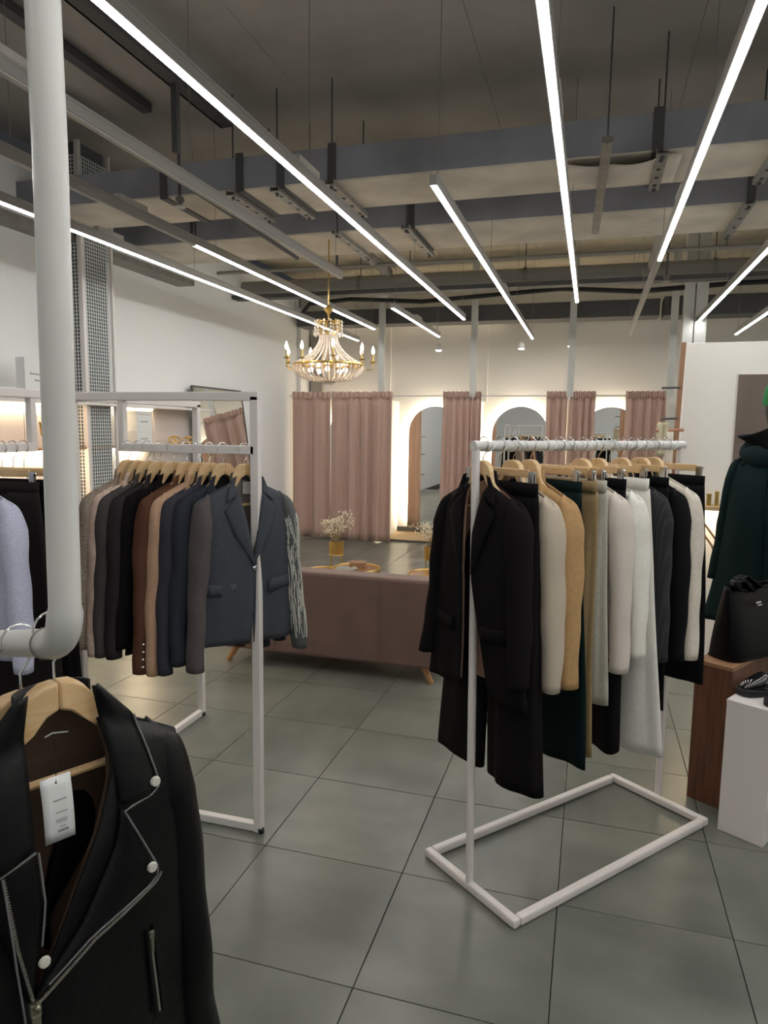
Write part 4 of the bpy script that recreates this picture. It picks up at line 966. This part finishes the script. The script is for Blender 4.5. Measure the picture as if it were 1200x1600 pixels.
# ------------------------------------------------------------------ foreground hanging pipe rail
E0 = Vector((.002, -1.171, 1.476)); E1 = Vector((-.21, -1.071, 1.424)); dr = (E1 - E0).normalized(); PR = .0198
t = thing('hanging_pipe_rail', 'thick white pipe hanging from the ceiling and bent into a rail in front', 'clothes rail', E0)
zc = Vector((.012, 0, 1)).normalized(); rb = .05; pts = [Vector((-.03, .02, 2.72)), zc * .6, zc * rb]
a0 = zc * rb; a1 = dr * rb
for k in range(1, 9):
    q = k / 9; pts.append(a0 * (1 - q) ** 2 + a1 * q ** 2 + Vector((0, 0, 0)) * 2 * q * (1 - q))
pts += [a1, dr * .2, dr * .62]
m = MB(); m.tube(pts, [PR] * 3 + [PR * 1.12] * 8 + [PR] * 3, 24); m.build('pipe', M_whiteb, t, True)
m = MB(); pc = dr * .066; xx = dr.orthogonal().normalized(); yy = dr.cross(xx)
m.tube([pc + (xx * math.cos(a) + yy * math.sin(a)) * (PR + .001) for a in [2 * PI * k / 20 for k in range(20)]], .0014, 6, closed=True); m.build('joint_seam', M_steel, t, True)
# leather jacket
XL = Vector((.46, .888, 0)).normalized(); RZJ = math.atan2(XL.y, XL.x)
O = Vector((-.063, -1.124, 1.4))
hanger(O, RZJ, .073, 'large wooden hanger inside the leather biker jacket in front', low=True, W=.16, group='hangers on the front pipe')
tj = thing('leather_jacket', 'black leather biker jacket with zips hanging in the foreground', 'jacket', O, RZJ)
lin_b = mat('brown_lining', (84, 66, 52), .5, sheen=.1, bump=.3, bscale=25)
sy = jacket(tj, W=.19, A=.20, B=.055, L=.66, sleeve=.66, drop=.095, neck=-.035, sl_back=.012, gap=((-.8, .072, -.072), (-.42, .069, -.069), (-.40, .066, -.058), (-.2, .058, .03), (-.1, .055, .06), (-.03, .05, .05)),
     cloth=M_leather, lining=lin_b, lapels=False, collar=False, pockets=False, seed=51, sw=1.0, sl_out=.035, hemwave=.004)
def strip_patch(inner, outer, off0, off1, name, m_, n=20, k=6):
    I, O_ = polyline(inner, n), polyline(outer, n); m = MB()
    def f(u, v):
        i = min(n - 1, int(u * n)); fr_ = u * n - i; p = I[i].lerp(I[i + 1], fr_); q = O_[i].lerp(O_[i + 1], fr_); r = p.lerp(q, v)
        return (r.x, sy(r.x, r.y, off0 + (off1 - off0) * v + .006 * math.sin(PI * v)), r.y)
    m.grid(f, n, k); return m.build(name, m_, tj, True, solid=.003, angle=180)
def piping(pts, off, name='piping', r=.0015, m_=None):
    m = MB(); m.tube([(p.x, sy(p.x, p.y, off), p.y) for p in polyline(pts, 30)], r, 6); return m.build(name, m_ or mat('grey_piping', (112, 112, 112), .5), tj, True)
strip_patch([(.040, -.008), (.05, -.07), (.055, -.12), (.061, -.183)], [(.046, -.006), (.098, -.066), (.126, -.172), (.062, -.186)][:3] + [(.12, -.186)], .010, .012, 'collar', M_leather)
strip_patch([(.061, -.19), (.05, -.24), (.0, -.33), (-.066, -.404)], [(.066, -.190), (.115, -.303), (.11, -.318), (.01, -.356), (-.066, -.408)], .006, .010, 'lapel', M_leather)
strip_patch([(-.046, .0), (-.053, -.05), (-.056, -.1), (-.058, -.196)], [(-.06, .0), (-.12, -.07), (-.15, -.18), (-.12, -.222)], .010, .012, 'collar', M_leather)
strip_patch([(-.056, -.2), (-.052, -.27), (-.058, -.34), (-.068, -.404)], [(-.13, -.215), (-.115, -.25), (-.09, -.35), (-.074, -.408)], .006, .009, 'lapel', M_leather)
piping([(.098, -.066), (.122, -.165), (.124, -.176), (.118, -.185), (.062, -.189), (.113, -.300), (.114, -.308), (.109, -.317), (.01, -.352), (-.05, -.392)], .0165)
piping([(-.058, -.198), (-.12, -.224)], .0165); piping([(-.055, -.2), (-.051, -.27), (-.057, -.33)], .0155)
piping([(-.098, -.22), (-.088, -.35), (-.08, -.43), (-.078, -.60)], .0155)
m = MB()
for k, p in enumerate(polyline([(.116, -.312), (.108, -.32), (.012, -.358), (-.066, -.412)], 62)):
    m.box((p.x, sy(p.x, p.y, .0175), p.y), (.0022, .003, .0052), rot=Matrix.Rotation(.35, 3, 'Y'))
for k, p in enumerate(polyline([(-.098, -.212), (-.086, -.32), (-.07, -.405)], 50)):
    m.box((p.x, sy(p.x, p.y, .015), p.y), (.004, .002, .0018))
stuff(m.build('zipper_teeth', mat('zip_metal', (176, 172, 160), .35, .7), tj))
zp = sy(-.07, -.42, .016)
m = MB(); m.box((-.068, zp, -.420), (.014, .008, .02)); m.box((-.069, zp - .006, -.446), (.012, .003, .045)); m.ball((-.067, zp - .006, -.414), .005, 8, 5); m.build('zip_pull', mat('dull_metal', (150, 148, 132), .35, .8), tj, bevel=.001)
for (x, z) in ((.115, -.168), (.100, -.292), (-.056, -.352)):
    m = MB(); m.lathe([(.001, .0035), (.0065, .003), (.0078, 0), (.0078, -.002)], 20); o = m.build('snap', mat('pearl_snap', (206, 204, 194), .35), tj, True)
    o.rotation_euler = (PI / 2, 0, 0); o.location = (x, sy(x, z, .0205), z)
m = MB(); P_ = polyline([(.104, -.41), (.112, -.48), (.121, -.56)], 12)
m.tube([(p.x, sy(p.x, p.y, .004), p.y) for p in P_], .0018, 6); m.build('pocket_zip', mat('zip_metal', (176, 172, 160), .35, .7), tj, True)
piping([(.098, -.405), (.106, -.48), (.115, -.565)], .004, 'pocket_welt', .0025, M_leather); piping([(.110, -.403), (.119, -.48), (.128, -.562)], .004, 'pocket_welt', .0025, M_leather)
m = MB(); m.box((.104, sy(.104, -.41, .009), -.412), (.008, .005, .012)); m.box((.106, sy(.106, -.43, .009), -.430), (.005, .003, .026)); m.build('pocket_pull', mat('dull_metal', (150, 148, 132), .35, .8), tj, bevel=.001)
m = MB(); m.tube([(-.01, .018, -.085), (.0, .016, -.081), (.022, .017, -.086)], .0012, 6); m.build('hanging_loop', M_paper, tj, True)
m = MB(); m.grid(lambda u, v: (.052 * math.cos(PI * u), .008 + .032 * math.sin(PI * u), -.012 - .06 * v), 14, 3); m.build('collar_stand', M_leather, tj, True, solid=.003, angle=180)
tg = thing('price_tag', 'white paper price tag with grey print hanging in the leather jacket', 'tag', O, RZJ)
m = MB(); m.grid(lambda u, v: (-.0385 + .0405 * u - .002 * v * 0 + .004 * v, -.036 - .003 * math.sin(PI * v), -.120 - .095 * v), 4, 6); m.build('card', M_paper, tg, True, solid=.0006, angle=180)
m = MB()
for (v, a, b, n_) in ((.36, .35, .80, 10), (.55, .40, .78, 8), (.665, .38, .76, 7), (.70, .40, .74, 6), (.78, .5, .7, 2), (.855, .42, .78, 5)):
    for i in range(n_):
        u0 = a + (b - a) * i / n_; u1 = u0 + (b - a) / n_ * .72; h = .0014 if v < .8 else .0035
        x0, x1 = -.0385 + .0405 * u0 + .004 * v, -.0385 + .0405 * u1 + .004 * v; y = -.0372 - .003 * math.sin(PI * v); z = -.120 - .095 * v
        m.b2((x0, y - .0002, z), (x1, y, z + h))
stuff(m.build('print', M_ink, tg))
m = MB(); m.tube([(.0, .012, -.09), (-.008, -.015, -.10), (-.0175, -.0375, -.127)], .0006, 5); m.build('string', M_cable, tg)
m = MB(); m.lathe([(.0014, 0), (.0014, .0008)], 10); o = m.build('hole_ring', M_cable, tg); o.rotation_euler = (PI / 2, 0, 0); o.location = (-.0177, -.0372, -.129)
# second garment on the pipe
p = E0 + dr * .165
hanger((p.x, p.y, p.z - .073), RZJ + .06, .073, 'wooden hanger behind the leather jacket at the left picture edge', group='hangers on the front pipe')
tk = thing('leather_jacket', 'second black jacket behind the leather biker jacket at the left edge', 'jacket', (p.x, p.y, p.z - .073), RZJ + .06)
jacket(tk, W=.175, A=.20, B=.03, L=.60, sleeve=.58, drop=.1, neck=-.05, cloth=M_leather, lining=lin_dark, seed=52, pockets=False)
